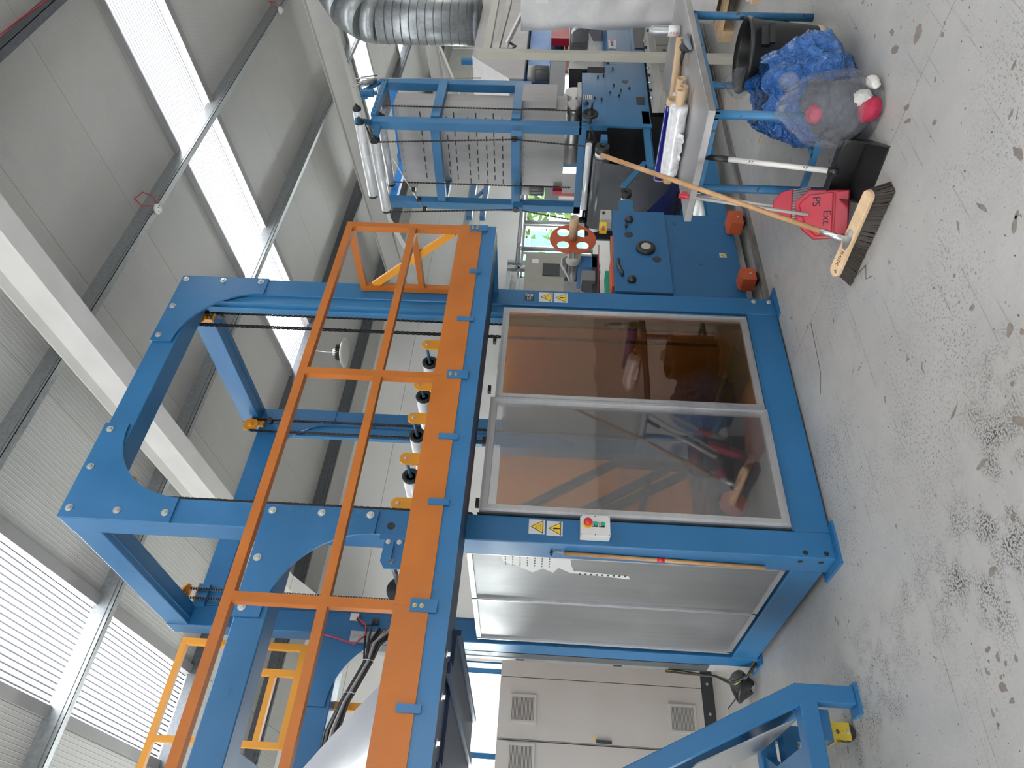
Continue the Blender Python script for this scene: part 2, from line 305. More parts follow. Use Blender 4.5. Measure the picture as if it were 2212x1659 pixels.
def bolt_mesh(r=0.016, h=0.012):
    b = MB(); b.cyl((0, 0, 0), (0, -0.004, 0), r * 1.35, 16); b.cyl((0, -0.004, 0), (0, -0.004 - h, 0), r * 0.8, 6, smooth=False); return b
def bolts(parent, pts, r=0.016, m=zinc, axis='y'):
    src = None
    for p in pts:
        if src is None:
            mb = bolt_mesh(r)
            if axis == 'x': mb.v = [Vector((v.y, v.x, v.z)) for v in mb.v]
            if axis == 'z': mb.v = [Vector((v.x, v.z, v.y)) for v in mb.v]
            mb.v = [v + Vector(p) for v in mb.v]; src = mb.build('bolt', m, parent, loc=p)
        else: piece(src, p, parent)
def chain(parent, p0, p1, wdir=(1, 0, 0), pitch=0.019):
    p0 = Vector(p0); p1 = Vector(p1); d = (p1 - p0).normalized(); w = Vector(wdir).normalized(); t = d.cross(w); n = int((p1 - p0).length / pitch); b = MB()
    for i in range(n):
        c = p0 + d * (pitch * (i + 0.5)); g = 0.008 if i % 2 else 0.0055
        for s_ in (-1, 1):
            q = c + t * (s_ * g); vs = []
            for (u, v) in ((-0.62, 0), (-0.42, 0.0085), (0, 0.0058), (0.42, 0.0085), (0.62, 0), (0.42, -0.0085), (0, -0.0058), (-0.42, -0.0085)):
                vs.append(q + d * (u * pitch) + w * v)
            b.prism(vs, t * 0.0025 * s_)
        b.cyl(c - d * pitch / 2 - t * 0.006, c - d * pitch / 2 + t * 0.006, 0.0062, 6)
    return stuff(b.build('roller_chain', chainm, parent))
def sprocket(parent, c, axis, r, m=yellow, teeth=24):
    c = Vector(c); b = MB(); d = Vector(axis).normalized(); _, _, a, e = b.frame(c, c + d); pts = []
    for i in range(teeth * 2):
        t = math.pi * i / teeth; rr = r if i % 2 else r * 0.9; pts.append(c + a * rr * math.cos(t) + e * rr * math.sin(t) - d * 0.006)
    b.prism(pts, d * 0.012); b.cyl(c - d * 0.02, c + d * 0.02, r * 0.35, 16); b.cyl(c - d * 0.03, c + d * 0.03, r * 0.14, 12); return b.build('sprocket', m, parent)
def arc(cx, cz, r, a0, a1, n=14): return [(cx + r * math.cos(math.radians(a0 + (a1 - a0) * i / n)), cz + r * math.sin(math.radians(a0 + (a1 - a0) * i / n))) for i in range(n + 1)]
# ------------------------------------------------------------------ floor
Y0, Y1, X0, X1 = -13.0, 8.0, -9.5, 22.5
fl = struct(B(X0, X1, Y0, Y1, -0.3, -0.02).build('floor', mat('joint_filler', (0.03, 0.03, 0.03), 0.9)))
ys = [Y0, -6.2, -0.0, 8.0]
for (a, b) in ((X0, -4.8), (-4.796, 1.368), (1.372, 7.5), (7.504, 13.7), (13.704, X1)):
    B(a, b, Y0, Y1, -0.02, 0.0).build('floor_slab', floorm, fl)
B(-0.62, -0.05, 1.9, 2.6, 0.0, 0.004).build('cable_duct_cover', mat('floor_plate', (0.30, 0.30, 0.29), 0.45, var=0.1), fl)
for i in range(4): B(-0.62 + i * 0.19, -0.61 + i * 0.19, 1.9, 2.6, 0.004, 0.0052).build('cover_joint', black, fl)
chipm = mat('bare_screed', (0.20, 0.17, 0.145), 0.8, var=0.25, vs=25)
rc_ = random.Random(11)
for (x, y, r_, asp) in [(1.56, -2.04, 0.06, 1.2), (1.82, -1.93, 0.03, 1.5), (1.72, -1.89, 0.045, 2), (1.35, -2.13, 0.02, 1.4), (1.24, -1.99, 0.018, 1.3), (1.09, -1.88, 0.025, 1.2), (1.37, -1.79, 0.03, 2), (1.31, -1.76, 0.03, 3), (0.52, -1.87, 0.03, 4), (0.58, -1.73, 0.02, 4), (0.5, -2.11, 0.04, 2), (0.65, -2.17, 0.02, 2), (0.78, -2.28, 0.02, 2), (0.33, -1.98, 0.02, 1.2), (0.31, -1.95, 0.03, 2), (0.44, -1.6, 0.015, 1), (0.25, -1.61, 0.022, 1.4), (0.33, -1.56, 0.01, 1.2), (0.51, -1.47, 0.012, 2.5), (0.03, -1.72, 0.035, 1.3), (-0.02, -1.76, 0.02, 1.3), (0.69, -0.75, 0.014, 5), (0.73, -0.69, 0.012, 5), (-0.0, -1.29, 0.025, 3.5), (-0.13, -1.62, 0.015, 1.2), (-0.26, -1.58, 0.04, 2.2), (0.26, -0.49, 0.012, 5), (-0.26, -1.32, 0.03, 3), (-0.5, -1.36, 0.02, 1.5), (-0.6, -1.15, 0.03, 1.8), (-0.57, -0.96, 0.016, 1.4), (-0.75, -1.09, 0.015, 1.3), (-0.72, -1.17, 0.014, 3), (-0.81, -0.97, 0.02, 2), (-0.85, -1.01, 0.022, 1.6), (-0.88, -1.04, 0.015, 1.3), (-0.91, -0.99, 0.014, 1.3), (-0.94, -0.98, 0.03, 1.3), (-0.99, -1.0, 0.02, 1.8), (-0.78, -0.32, 0.01, 1.2), (-0.72, -0.62, 0.01, 4), (2.5, -1.54, 0.01, 2), (1.99, -1.83, 0.012, 2), (2.26, -1.75, 0.012, 2)]:
    a0 = rc_.uniform(0, 3.1); pts = []
    for k in range(11):
        q = 2 * math.pi * k / 11; rr_ = r_ * 0.62 * rc_.uniform(0.7, 1.25); u, v = rr_ * math.cos(q) * asp ** 0.6, rr_ * math.sin(q) / asp ** 0.5; pts.append((x + u * math.cos(a0) - v * math.sin(a0), y + u * math.sin(a0) + v * math.cos(a0), 0.0003))
    MB().prism(pts, (0, 0, 0.0005)).build('paint_chip', chipm, fl)
for pts in ([(1.36, -0.4), (1.0, -0.35), (0.9, -0.28)], [(1.12, -1.0), (1.08, -1.1), (1.02, -1.06), (0.98, -1.12)]):
    MB().tube([(x, y, 0.0) for x, y in pts], 0.0022, 4).build('hairline_crack', darkg, fl)
# ------------------------------------------------------------------ roof
ceil = thing('ceiling', None, None, (0, 0, 6.3)); del ceil['label']; del ceil['category']; ceil['kind'] = 'structure'
def slope_prism(mb, x0, x1, ya, yb, t0, t1):
    vs = []
    for t in (t0, t1):
        for y in (ya, yb):
            for x in (x0, x1): vs.append((x, y, roofz(y) + t))
    return mb.add(vs, [(0, 2, 3, 1), (4, 5, 7, 6), (0, 1, 5, 4), (1, 3, 7, 5), (3, 2, 6, 7), (2, 0, 4, 6)])
edges = []; xs = X0
spans = []
cur = X0
for (a, b) in SKY + [(X1, X1)]:
    a2 = a - 0.1 if a != X1 else X1; n = max(1, round((a2 - cur) / 1.07)); wd = (a2 - cur) / n
    for i in range(n): spans.append((cur + i * wd, cur + (i + 1) * wd))
    cur = b + 0.1
for (a, b) in spans:
    for (ya, yb) in ((-5.0, Y1 + 0.3), (Y0, -5.0001)):
        slope_prism(MB(), a + 0.003, b - 0.003, ya, yb, 0, 0.10).build('roof_panel', roofm, ceil, loc=(a, ya, roofz(ya)))
for k, (a, b) in enumerate(SKY):
    slope_prism(MB(), a - 0.097, b + 0.097, 5.05, Y1 + 0.3, 0, 0.10).build('roof_panel', roofm, ceil, loc=(a, 5.05, roofz(5.05)))
    for (ya, yb) in ((-5.0, 5.0), (Y0, -5.0001)):
        o = slope_prism(MB(), a, b, ya, yb, 0.06, 0.085).build('window_%d' % (k * 2 + (1 if ya == -5 else 2)), skym, loc=(a, ya, roofz(ya))); struct(o)
        for (u, v) in ((a - 0.1, a), (b, b + 0.1)):
            slope_prism(MB(), u, v, ya, yb, -0.035, 0.11).build('skylight_flashing', trimg, ceil)
PUR = [-12.2, -10.6, -8.6, -6.6, -4.6, -2.85, -0.9, 1.04, 2.95, 4.92, 6.9]
for y in PUR:
    z = roofz(y); b = MB()
    b.box(X0, X1, y - 0.004, y + 0.002, z - 0.22, z); b.box(X0, X1, y - 0.07, y, z - 0.224, z - 0.218)
    b.box(X0, X1, y - 0.07, y - 0.066, z - 0.224, z - 0.2); b.box(X0, X1, y, y + 0.065, z - 0.006, z - 0.001); b.box(X0, X1, y - 0.012, y - 0.004, z - 0.14, z - 0.08)
    b.build('purlin', galvd if y != 1.04 and y != 2.95 else galv, ceil)
for x in (-5.8, 1.97, 9.77, 17.55):
    for (ya, yb) in ((-5.0, Y1), (Y0, -5.0)):
        b = MB()
        slope_prism(b, x, x + 0.2, ya, yb, -0.60, -0.585); slope_prism(b, x, x + 0.2, ya, yb, -0.238, -0.225); slope_prism(b, x + 0.094, x + 0.106, ya, yb, -0.585, -0.238)
        b.build('rafter', beam, ceil)
for x in (9.87, 17.65, 2.07):   # haunch plates by the eaves
    b = MB(); b.prism([(x - 0.006, 5.6, roofz(5.6) - 0.6), (x - 0.006, Y1, roofz(Y1) - 0.6), (x - 0.006, Y1, roofz(Y1) - 1.15)], (0.012, 0, 0)); b.bar((x, 5.6, roofz(5.6) - 0.6), (x, Y1 - 0.05, roofz(Y1) - 1.15), 0.2, 0.014); b.build('haunch', beam, ceil)
# columns, walls
for i, x in enumerate((1.97, 9.77, 17.55, -5.8)):
    b = MB(); b.box(x, x + 0.2, 7.68, 7.695, 0, 4.9); b.box(x, x + 0.2, 7.97, 7.985, 0, 4.9); b.box(x + 0.094, x + 0.106, 7.695, 7.97, 0, 4.9); struct(b.build('trim_%d' % (i + 1), beam))
def wall_with_holes(name, x0, x1, z0, z1, holes, y, t=0.12):
    wl = struct(B(x0 - 0.02, x1 + 0.02, y + t - 0.01, y + t, z1 - 0.06, z1 + 0.02).build(name, wallm))
    xsx = sorted({x0, x1, *[h[0] for h in holes], *[h[1] for h in holes]})
    for a, b_ in zip(xsx, xsx[1:]):
        hs = [h for h in holes if h[0] <= a + 1e-6 and h[1] >= b_ - 1e-6]; segs = [(z0, z1)]
        if hs: segs = [(z0, hs[0][2]), (hs[0][3], z1)]
        for (za, zb) in segs:
            zz = [za] + [q for q in (1.1, 2.35, 3.45, 4.5) if za + 0.2 < q < zb - 0.2] + [zb]
            for q0, q1 in zip(zz, zz[1:]):
                B(a + 0.002, b_ - 0.002, y, y + t, q0 + 0.003, q1 - 0.003).build('wall_panel', wallm, wl)
    return wl
WB = wall_with_holes('wall_back', X0, X1, 0.0, 5.42, [(-3.6, 2.0, 1.35, 2.95), (11.0, 21.0, 0.55, 2.3)], Y1)
def window(n, x0, x1, z0, z1, muls, m=trimg):
    o = thing('window_%d' % n, None, None, (x0, Y1, z0)); del o['label']; del o['category']; o['kind'] = 'structure'
    fr = MB(); fr.box(x0, x1, Y1 + 0.01, Y1 + 0.07, z0, z0 + 0.05); fr.box(x0, x1, Y1 + 0.01, Y1 + 0.07, z1 - 0.05, z1); fr.box(x0, x0 + 0.05, Y1 + 0.01, Y1 + 0.07, z0, z1); fr.box(x1 - 0.05, x1, Y1 + 0.01, Y1 + 0.07, z0, z1); fr.build('frame', m, o)
    for q in muls: B(q - 0.04, q + 0.04, Y1 + 0.0, Y1 + 0.08, z0, z1).build('mullion', m, o)
    e = [x0] + muls + [x1]
    for a, b in zip(e, e[1:]): B(a + 0.03, b - 0.03, Y1 + 0.04, Y1 + 0.046, z0 + 0.03, z1 - 0.03).build('pane', winglass, o)
window(21, 11.0, 21.0, 0.55, 2.3, [11.9 + 1.1 * i for i in range(8)])
window(22, -3.6, 2.0, 1.35, 2.95, [-2.1, 0.62, 1.83], blue)
wl_ = struct(B(X0 - 0.12, X0, Y0, -4.5, 0, 6.6).build('wall_left', wallm)); B(X0 - 0.12, X0, 4.5, Y1, 0, 6.6).build('wall_panel', wallm, wl_); B(X0 - 0.12, X0, -4.5, 4.5, 4.6, 6.6).build('wall_panel', wallm, wl_)  # gap left out of view for the added fill light
struct(B(X1, X1 + 0.12, Y0, Y1, 0, 6.6).build('wall_right', wallm))
wf = struct(B(X0, -6.0, Y0 - 0.12, Y0, 0, 5.9).build('wall_front', wallm)); B(3.0, X1, Y0 - 0.12, Y0, 0, 5.9).build('wall_panel', wallm, wf); B(-6.0, 3.0, Y0 - 0.12, Y0, 4.5, 5.9).build('wall_panel', wallm, wf)
struct(B(X0, X1, Y1 - 0.02, Y1, 0.0, 0.12).build('baseboard_back', darkg))
# outside, beyond the back windows
g = struct(B(-20, 45, 8.2, 60, -0.35, -0.3).build('trim_20', mat('outside_yard', (0.5, 0.5, 0.48), 0.9)))
t = thing('mint_hall', 'mint green clad building seen through the back windows', 'building', (23, 24, 0))
B(19, 33, 24, 34, -0.3, 6.0).build('wall', mint, t)
for i in range(9): B(19.4 + i * 1.5, 19.46 + i * 1.5, 23.9, 24, 0, 6).build('cladding_rib', outw, t)
for i in range(3): B(19, 33, 23.92, 24, 1.2 + i * 1.6, 1.26 + i * 1.6).build('cladding_rail', outw, t)
t = thing('pale_building', 'pale rendered building seen through the left back window', 'building', (0, 26, 0)); B(-10, 12, 26, 30, -0.3, 7).build('wall', outw, t)
tr = thing('tree', 'leafy green tree outside the far back window', 'tree', (28, 18, 0)); MB().cyl((28, 18, -0.3), (28, 18, 2), 0.18, 8).build('trunk', wood, tr)
b = MB()
for i in range(160):
    c = Vector((28 + random.gauss(0, 1.0), 18 + random.gauss(0, 1.0), 2.4 + random.gauss(0, 0.8))); q = 0.28
    vs = [c + Vector((random.uniform(-q, q), random.uniform(-q, q), random.uniform(-q, q))) for _ in range(5)]; b.add(vs, [(0, 1, 2), (0, 2, 3), (0, 3, 4), (1, 2, 4), (1, 3, 4)])
b.build('foliage', grass, tr)
# ------------------------------------------------------------------ ceiling fittings
t = thing('high_bay_lamp', 'round finned high bay lamp hanging on a chain from the purlin', 'lamp', (5.65, 4.92, 4.95))
MB().lathe((5.65, 4.92, 4.78), (0, 0, 1), [(0.0, 0.0), (0.2, 0.0), (0.25, 0.02), (0.2, 0.05), (0.14, 0.06), (0.14, 0.07)]).build('shade', fan, t)
for i in range(20):
    an = 2 * math.pi * i / 20; MB().bar((5.65 + 0.05 * math.cos(an), 4.92 + 0.05 * math.sin(an), 4.89), (5.65 + 0.13 * math.cos(an), 4.92 + 0.13 * math.sin(an), 4.89), 0.008, 0.08).build('cooling_fin', blackp, t)
MB().cyl((5.65, 4.92, 4.86), (5.65, 4.92, 4.98), 0.06, 16).build('driver_housing', greyp, t)
MB().tube([(5.65, 4.92, 4.98), (5.65, 4.92, 5.1), (5.65, 4.9, 5.33)], 0.006, 6).build('hanging_chain', zinc, t)
for (x, lb) in ((4.05, 'white fire detector with looped red cable on the nearest purlin'), (8.75, 'small white fire detector on the purlin beside the upper right beam')):
    z = roofz(1.04) - 0.225; y = 0.99
    t = thing('fire_detector', lb, 'detector', (x, y, z), 'fire detectors under the roof')
    MB().lathe((x, y, z), (0, 0, -1), [(0, 0), (0.055, 0), (0.055, 0.02), (0.05, 0.035), (0.03, 0.04), (0.03, 0.05), (0, 0.05)]).build('sensor_head', whitep, t)
    for i in range(6):
        an = i * math.pi / 3; MB().bar((x + 0.02 * math.cos(an), y + 0.02 * math.sin(an), z - 0.037), (x + 0.042 * math.cos(an), y + 0.042 * math.sin(an), z - 0.037), 0.008, 0.006).build('sensor_slot', blackp, t)
    k = 1.0 if x < 5 else 0.5
    MB().tube([(x + 0.02, y, z - 0.01), (x + 0.1 * k, y - 0.08, z + 0.04), (x + 0.14 * k, y - 0.1, z + 0.16), (x + 0.02, y - 0.1, z + 0.2 * k), (x - 0.08 * k, y - 0.1, z + 0.08), (x + 0.02, y - 0.02, z)], 0.006, 6).build('red_cable', cabred, t)
MB().tube([(3.3 + 0.28 * i, -0.985, 5.93 + 0.035 * math.sin(i * 1.3)) for i in range(14)], 0.006, 6).build('red_cable', cabred, ceil)
# ------------------------------------------------------------------ main blue frame machine
mf = thing('film_machine', 'tall blue steel machine frame with bolted corner plates and tinted doors', 'machine', (0, 0, 0))
W, D, H, P = 1.985, 1.735, 4.27, 0.157
for (x, y) in ((0, 0), (W - P, 0), (W - P, D - 0.165), (0, D - 0.165)):
    B(x, x + P, y, y + 0.165, 0.012, H - 0.002).build('post', blue, mf, bev=0.006)
for (x, y) in ((-0.04, -0.04), (W - P - 0.02, -0.04), (W - P - 0.02, D - 0.2), (-0.04, D - 0.2)):
    B(x, x + 0.25, y, y + 0.25, 0.0, 0.014).build('foot_plate', blue, mf)
for x in (0, W - P):
    B(x + 0.004, x + P - 0.004, 0.165, D - 0.165, 4.10, H - 0.006).build('top_beam', blue, mf, bev=0.006)
    B(x + 0.001, x + P - 0.03, 0.165, D - 0.165, 0.03, 0.205).build('base_beam', blue, mf, bev=0.006)
B(P, W - P, 0.004, 0.16, 4.10, H - 0.006).build('top_beam', blue, mf, bev=0.006)
B(P, W - P, D - 0.165, D - 0.005, 3.93, 4.10).build('top_beam', blue, mf, bev=0.006)
B(P, W - P, 0.004, 0.15, 0.012, 0.205).build('base_beam', blue, mf, bev=0.006)
B(P, W - P, D - 0.165, D - 0.005, 0.012, 0.205).build('base_beam', blue, mf, bev=0.006)
B(0.16, W - P - 0.005, 0.001, 0.004, 0.205, 0.222).build('door_sill', blue, mf)
for x in (0.045, W - 0.045 - 0.01):   # stiffening groove on the side beams
    B(x, x + 0.008, 0.165, D - 0.165, 4.094, 4.10).build('beam_groove', blue, mf)
def gusset(pts, y=-0.012, th=0.012, bl=()):
    b = MB(); b.prism([(x, y, z) for x, z in pts], (0, th, 0)); b.build('gusset_plate', blue, mf)
    bolts(mf, [(x, y, z) for x, z in bl])
R_ = 0.492
gusset([(0, 4.27), (0.647, 4.27), (0.647, 4.123)] + arc(0.648, 3.631, R_, 90, 180)[1:] + [(0.0, 3.631)], bl=[(0.056, 4.223), (0.055, 3.948), (0.056, 3.674), (0.329, 4.224), (0.598, 4.222)])
gusset([(W, 4.27), (1.338, 4.27), (1.338, 4.123)] + arc(1.337, 3.631, R_, 90, 0)[1:] + [(W, 3.631)], bl=[(1.944, 4.234), (1.947, 3.959), (1.946, 3.681), (1.668, 4.233), (1.389, 4.228)])
gusset([(0.14, 3.125), (0.14, 2.483), (0.0, 2.487)] + arc(-0.495, 2.49, R_, 0, 90)[1:] + [(-0.497, 3.12)], bl=[(0.106, 3.079), (0.107, 2.801), (0.109, 2.528), (-0.177, 3.081), (-0.448, 3.082)])
bolts(mf, [(-0.001, 0.03, 3.15)], axis='x')
y = D - 0.165 - 0.012
gusset([(W - P, 3.93), (1.338, 3.93)] + arc(1.337, 3.44, R_, 90, 0)[1:] + [(W, 3.44), (W, 3.93)], y=y)
gusset([(0, 3.12), (0, 2.487)] + arc(-0.495, 2.49, R_, 0, 90)[1:] + [(-0.497, 3.12)], y=y)
# beams that run left from the near and far posts, and a cross beam between them
for y in (0.0, D - 0.165):
    B(-2.9, 0.0 if y else -0.001, y + 0.002, y + 0.163, 2.95, 3.115).build('side_beam', blue, mf, bev=0.006)
B(-1.25, -1.07, 0.163, D - 0.165, 2.955, 3.11).build('cross_beam', blue, mf, bev=0.006)
B(-2.9, -0.3, D + 0.0, D + 0.02, 3.115, 3.22).build('kick_plate', yellow, mf)
# guide rails and drive chains
for (x, y) in ((1.735, 0.02), (1.735, 1.585)):
    B(x + 0.03, x + 0.093, y, y + 0.11, 0.3, 4.05).build('guide_rail', blue2, mf); B(x + 0.012, x + 0.03, y + 0.04, y + 0.065, 0.3, 4.05).build('guide_rail', blue2, mf)
B(P, P + 0.03, 1.60, 1.70, 0.3, 3.9).build('guide_rail', blue2, mf)
for (cx, cy, xs_, z) in ((1.762, 0.2, (1.70, 1.828), 4.17), (1.752, 1.5, (1.69, 1.812), 4.147)):
    sprocket(mf, (cx, cy, z), (0, 1, 0), 0.068)
    for x in xs_: chain(mf, (x, cy, 0.4), (x, cy, z))
    B(cx + 0.01, cx + 0.09, cy + 0.02, cy + 0.05, z - 0.10, z + 0.02).build('sprocket_bracket', yellow, mf); bolts(mf, [(cx + 0.03, cy + 0.02, z - 0.08), (cx + 0.07, cy + 0.02, z - 0.08)], 0.008)
    MB().cyl((cx + 0.05, cy - 0.02, z - 0.16), (cx + 0.05, cy + 0.03, z - 0.16), 0.024, 14).build('limit_roller', black, mf)
sprocket(mf, (0.21, 1.5, 4.17), (0.25, 0, 1), 0.07); B(0.14, 0.30, 1.53, 1.60, 4.02, 4.10).build('sprocket_bracket', blue, mf); B(0.14, 0.30, 1.525, 1.605, 4.10, 4.108).build('bracket_cap', yellow, mf)
chain(mf, (0.246, 1.5, 2.2), (0.246, 1.5, 4.16), (0.3, 1, 0)); chain(mf, (0.176, 1.5, 2.2), (0.176, 1.5, 4.16), (0.3, 1, 0))
chain(mf, (0.212, 0.1, 1.98), (0.212, 0.1, 4.0)); sprocket(mf, (0.28, 0.1, 4.04), (0, 1, 0), 0.068)
MB().cyl((0.02, 0.0, 2.42), (0.02, -0.002, 2.42), 0.03).build('bolt_hole', black, mf) if False else MB().cyl((0.055, 0.003, 2.405), (0.055, -0.0015, 2.405), 0.022, 18).build('bolt_hole', signk, mf)
MB().cyl((1.955, 0.003, 2.42), (1.955, -0.0015, 2.42), 0.02, 18).build('bolt_hole', signk, mf)
for (x, y, z) in ((0.03, -0.001, 0.17), (0.03, -0.001, 0.06)): MB().cyl((x, 0.003, z), (x, -0.001, z), 0.014, 14).build('bolt_hole', signk, mf)
for z in (0.19, 0.08): MB().cyl((0.003, 0.045, z), (-0.001, 0.045, z), 0.014, 14).build('bolt_hole', signk, mf)
bolts(mf, [(1.95, -0.0, 0.155), (1.95, -0.0, 0.05)], 0.012)
# sliding doors: aluminium frames with tinted panes
def door(x0, x1, z0, z1, pm, y=-0.012, mull=None, label=None, name='door'):
    b = MB(); f = 0.045
    for (a0, a1, c0, c1) in ((x0, x1, z0, z0 + f), (x0, x1, z1 - f, z1)): b.prism([(a0, y, c0 if c0 == z0 else c1), (a1, y, c0 if c0 == z0 else c1), (a1 - f, y, c1 if c0 == z0 else c0), (a0 + f, y, c1 if c0 == z0 else c0)], (0, 0.03, 0))
    for s_ in (0, 1):
        xo = x0 if s_ == 0 else x1; xi = x0 + f if s_ == 0 else x1 - f
        b.prism([(xo, y, z0 + 0.001), (xo, y, z1 - 0.001), (xi, y, z1 - f), (xi, y, z0 + f)], (0, 0.03, 0))
    for (p, q) in (((x0 + 0.016, y - 0.003, z0 + 0.02), (x0 + 0.016, y - 0.003, z1 - 0.02)), ((x1 - 0.016, y - 0.003, z0 + 0.02), (x1 - 0.016, y - 0.003, z1 - 0.02)), ((x0 + 0.02, y - 0.003, z0 + 0.016), (x1 - 0.02, y - 0.003, z0 + 0.016)), ((x0 + 0.02, y - 0.003, z1 - 0.016), (x1 - 0.02, y - 0.003, z1 - 0.016))):
        b.bar(p, q, 0.012, 0.006)
    d = b.build(name, alu, mf)
    if label: lab(d, label)
    B(x0 + f - 0.004, x1 - f + 0.004, y + 0.014, y + 0.018, z0 + f - 0.004, z1 - f + 0.004).build('pane', pm, d)
    return d
dl = door(0.165, 0.968, 0.228, 1.93, smoky, y=-0.03, label='clear scratched door leaf beside the control box')
dr = door(0.970, 1.782, 0.234, 1.905, amber, y=-0.016, label='amber tinted door leaf')
B(0.40, 0.45, -0.0195, -0.0185, 1.16, 1.3).build('tape_scrap', woodl, dl) if False else None
for x in (0.2, 0.62, 1.02, 1.45): B(x, x + 0.05, -0.02, 0.01, 1.935, 1.955).build('door_roller', blackp, mf)
B(0.158, 0.1645, -0.01, 0.02, 0.22, 1.94).build('door_seal', black, mf)
# side panel
sp = MB()
for (y0_, y1_, z0_, z1_) in ((0.172, 1.522, 0.222, 0.252), (0.172, 1.522, 1.965, 1.995), (0.172, 0.198, 0.222, 1.995), (1.494, 1.522, 0.222, 1.995), (0.808, 0.838, 0.222, 1.995)):
    sp.box(0.012, 0.042, y0_, y1_, z0_, z1_); 
for y_ in (0.185, 0.823, 1.508): sp.box(0.008, 0.012, y_ - 0.005, y_ + 0.005, 0.23, 1.99)
spo = sp.build('side_panel', alu, mf)
B(0.026, 0.030, 0.198, 0.808, 0.252, 1.965).build('panel_sheet', sheet, spo); B(0.026, 0.030, 0.838, 1.494, 0.252, 1.965).build('panel_sheet', sheet, spo)
# torn paper sticker with printed rows
b = MB(); b.prism([(0.0255, y_, z_) for (y_, z_) in ((0.21, 1.75), (0.235, 1.80), (0.30, 1.79), (0.34, 1.71), (0.42, 1.62), (0.36, 1.56), (0.41, 1.50), (0.34, 1.47), (0.40, 1.40), (0.44, 1.05), (0.40, 1.06), (0.37, 1.38), (0.30, 1.40), (0.21, 1.41))], (-0.0006, 0, 0)); st = b.build('paper_sticker', mat('sticker_paper', (0.60, 0.60, 0.58), 0.4), spo)
rs = random.Random(3)
for i in range(34):
    z_ = 1.78 - (i // 4) * 0.042; y_ = 0.225 + (i % 4) * 0.032
    b = B(0.0242, 0.0247, y_, y_ + 0.018, z_ - 0.006, z_); b.build('printed_mark', darkg, spo) if i < 28 else None
for i in range(9): B(0.0242, 0.0247, 0.395 + 0.0, 0.415, 1.35 - i * 0.033 - 0.012, 1.35 - i * 0.033).build('printed_mark', darkg, spo)
for x in (0.6, 1.5):
    pass
# rear enclosure and inner drive parts seen through the doors
B(P, W - P, D - 0.14, D - 0.13, 0.21, 1.95).build('rear_panel', rearm, mf)
B(W - P + 0.05, W - P + 0.06, 0.17, D - 0.17, 0.21, 1.95).build('right_panel', sheet, mf)
B(1.60, 1.73, 1.44, 1.56, 0.2, 1.95).build('inner_post', blue, mf)
B(0.2, 1.75, 0.9, 1.5, 0.2, 0.38).build('inner_base', blackp, mf)
MB().bar((0.30, 0.7, 0.62), (0.50, 0.7, 0.60), 0.02, 0.02).build('inner_rod', orange, mf)
MB().cyl((0.617, 0.5, 0.355), (0.617, 0.53, 0.355), 0.085, 28).build('spreader_disc', redor, mf); MB().cyl((0.617, 0.5, 0.355), (0.983, 0.5, 0.183), 0.022, 12).build('spreader_arm', orange, mf)
b = MB(); b.prism([(1.334, 0.5, 0.185), (1.301, 0.5, 0.056), (1.065, 0.5, 0.068), (0.883, 0.5, 0.189), (1.114, 0.5, 0.204)], (0, 0.02, 0)); b.build('orange_bracket', orange, mf)
b = MB(); b.prism([(0.2, 0.25, 0.62), (0.32, 0.25, 0.60), (0.24, 0.25, 0.28), (0.2, 0.25, 0.28)], (0, 0.02, 0)); b.build('orange_bracket', orange, mf)
for p, q in [[(0.997, 1.4, 1.721), (1.47, 1.4, 0.988)], [(1.47, 1.4, 0.988), (1.458, 1.4, 0.277)], [(0.991, 1.4, 1.271), (1.427, 1.4, 0.578)], [(0.993, 1.4, 1.109), (1.465, 1.4, 0.313)], [(0.929, 1.4, 0.827), (1.308, 1.4, 0.734)]]: MB().bar(p, q, 0.07, 0.05).build('inner_rail', darkg, mf)
# guide rollers above the doors
for i, (x, z) in enumerate(((1.62, 2.445), (1.30, 2.445), (0.965, 2.44), (0.64, 2.435))):
    r = MB(); r.cyl((x, 0.42, z), (x, 1.45, z), 0.055, 28); ro = r.build('roller', white, mf)
    MB().lathe((x, 0.42, z), (0, -1, 0), [(0.056, -0.01), (0.057, 0.006), (0.045, 0.008), (0.03, 0.0), (0.012, 0.0)]).build('end_cap', black, ro)
    MB().cyl((x - 0.0, 0.2, z + 0.01), (x, 0.42, z), 0.011, 12).build('axle', mat('painted_axle', (0.04, 0.16, 0.30), 0.35), ro)
for x in (1.60, 1.229, 0.949, 0.633, 0.313):
    pts = [(x - 0.042, 2.10), (x + 0.042, 2.10)] + arc(x, 2.437, 0.042, 0, 180, 12); b = MB(); b.prism([(px_, 0.2, pz) for px_, pz in pts], (0, 0.014, 0)); b.build('roller_lug', yellow, mf); bolts(mf, [(x, 0.2, 2.440)], 0.008)
r = MB().cyl((-0.17, 0.32, 2.36), (-0.17, 1.45, 2.36), 0.075, 28).build('roller', white, mf); MB().lathe((-0.17, 0.32, 2.36), (0, -1, 0), [(0.076, -0.02), (0.076, 0.006), (0.02, 0.008), (0.0, 0.008)]).build('end_cap', black, r)
MB().cyl((-0.16, -0.03, 2.362), (-0.17, 0.32, 2.36), 0.014, 12).build('axle', galvd, r)
b = MB(); b.prism([(-0.035, -0.02, 2.42), (-0.16, -0.02, 2.425), (-0.20, -0.02, 2.40), (-0.20, -0.02, 2.32), (-0.17, -0.02, 2.29), (-0.035, -0.02, 2.32)], (0, 0.012, 0)); b.box(-0.035, -0.0, -0.02, 0.1, 2.30, 2.45); b.bar((-0.05, -0.028, 2.37), (-0.16, -0.028, 2.37), 0.014, 0.01); b.build('roller_bracket', blue, mf)
bolts(mf, [(-0.05, -0.02, 2.40), (-0.05, -0.02, 2.34)], 0.010)
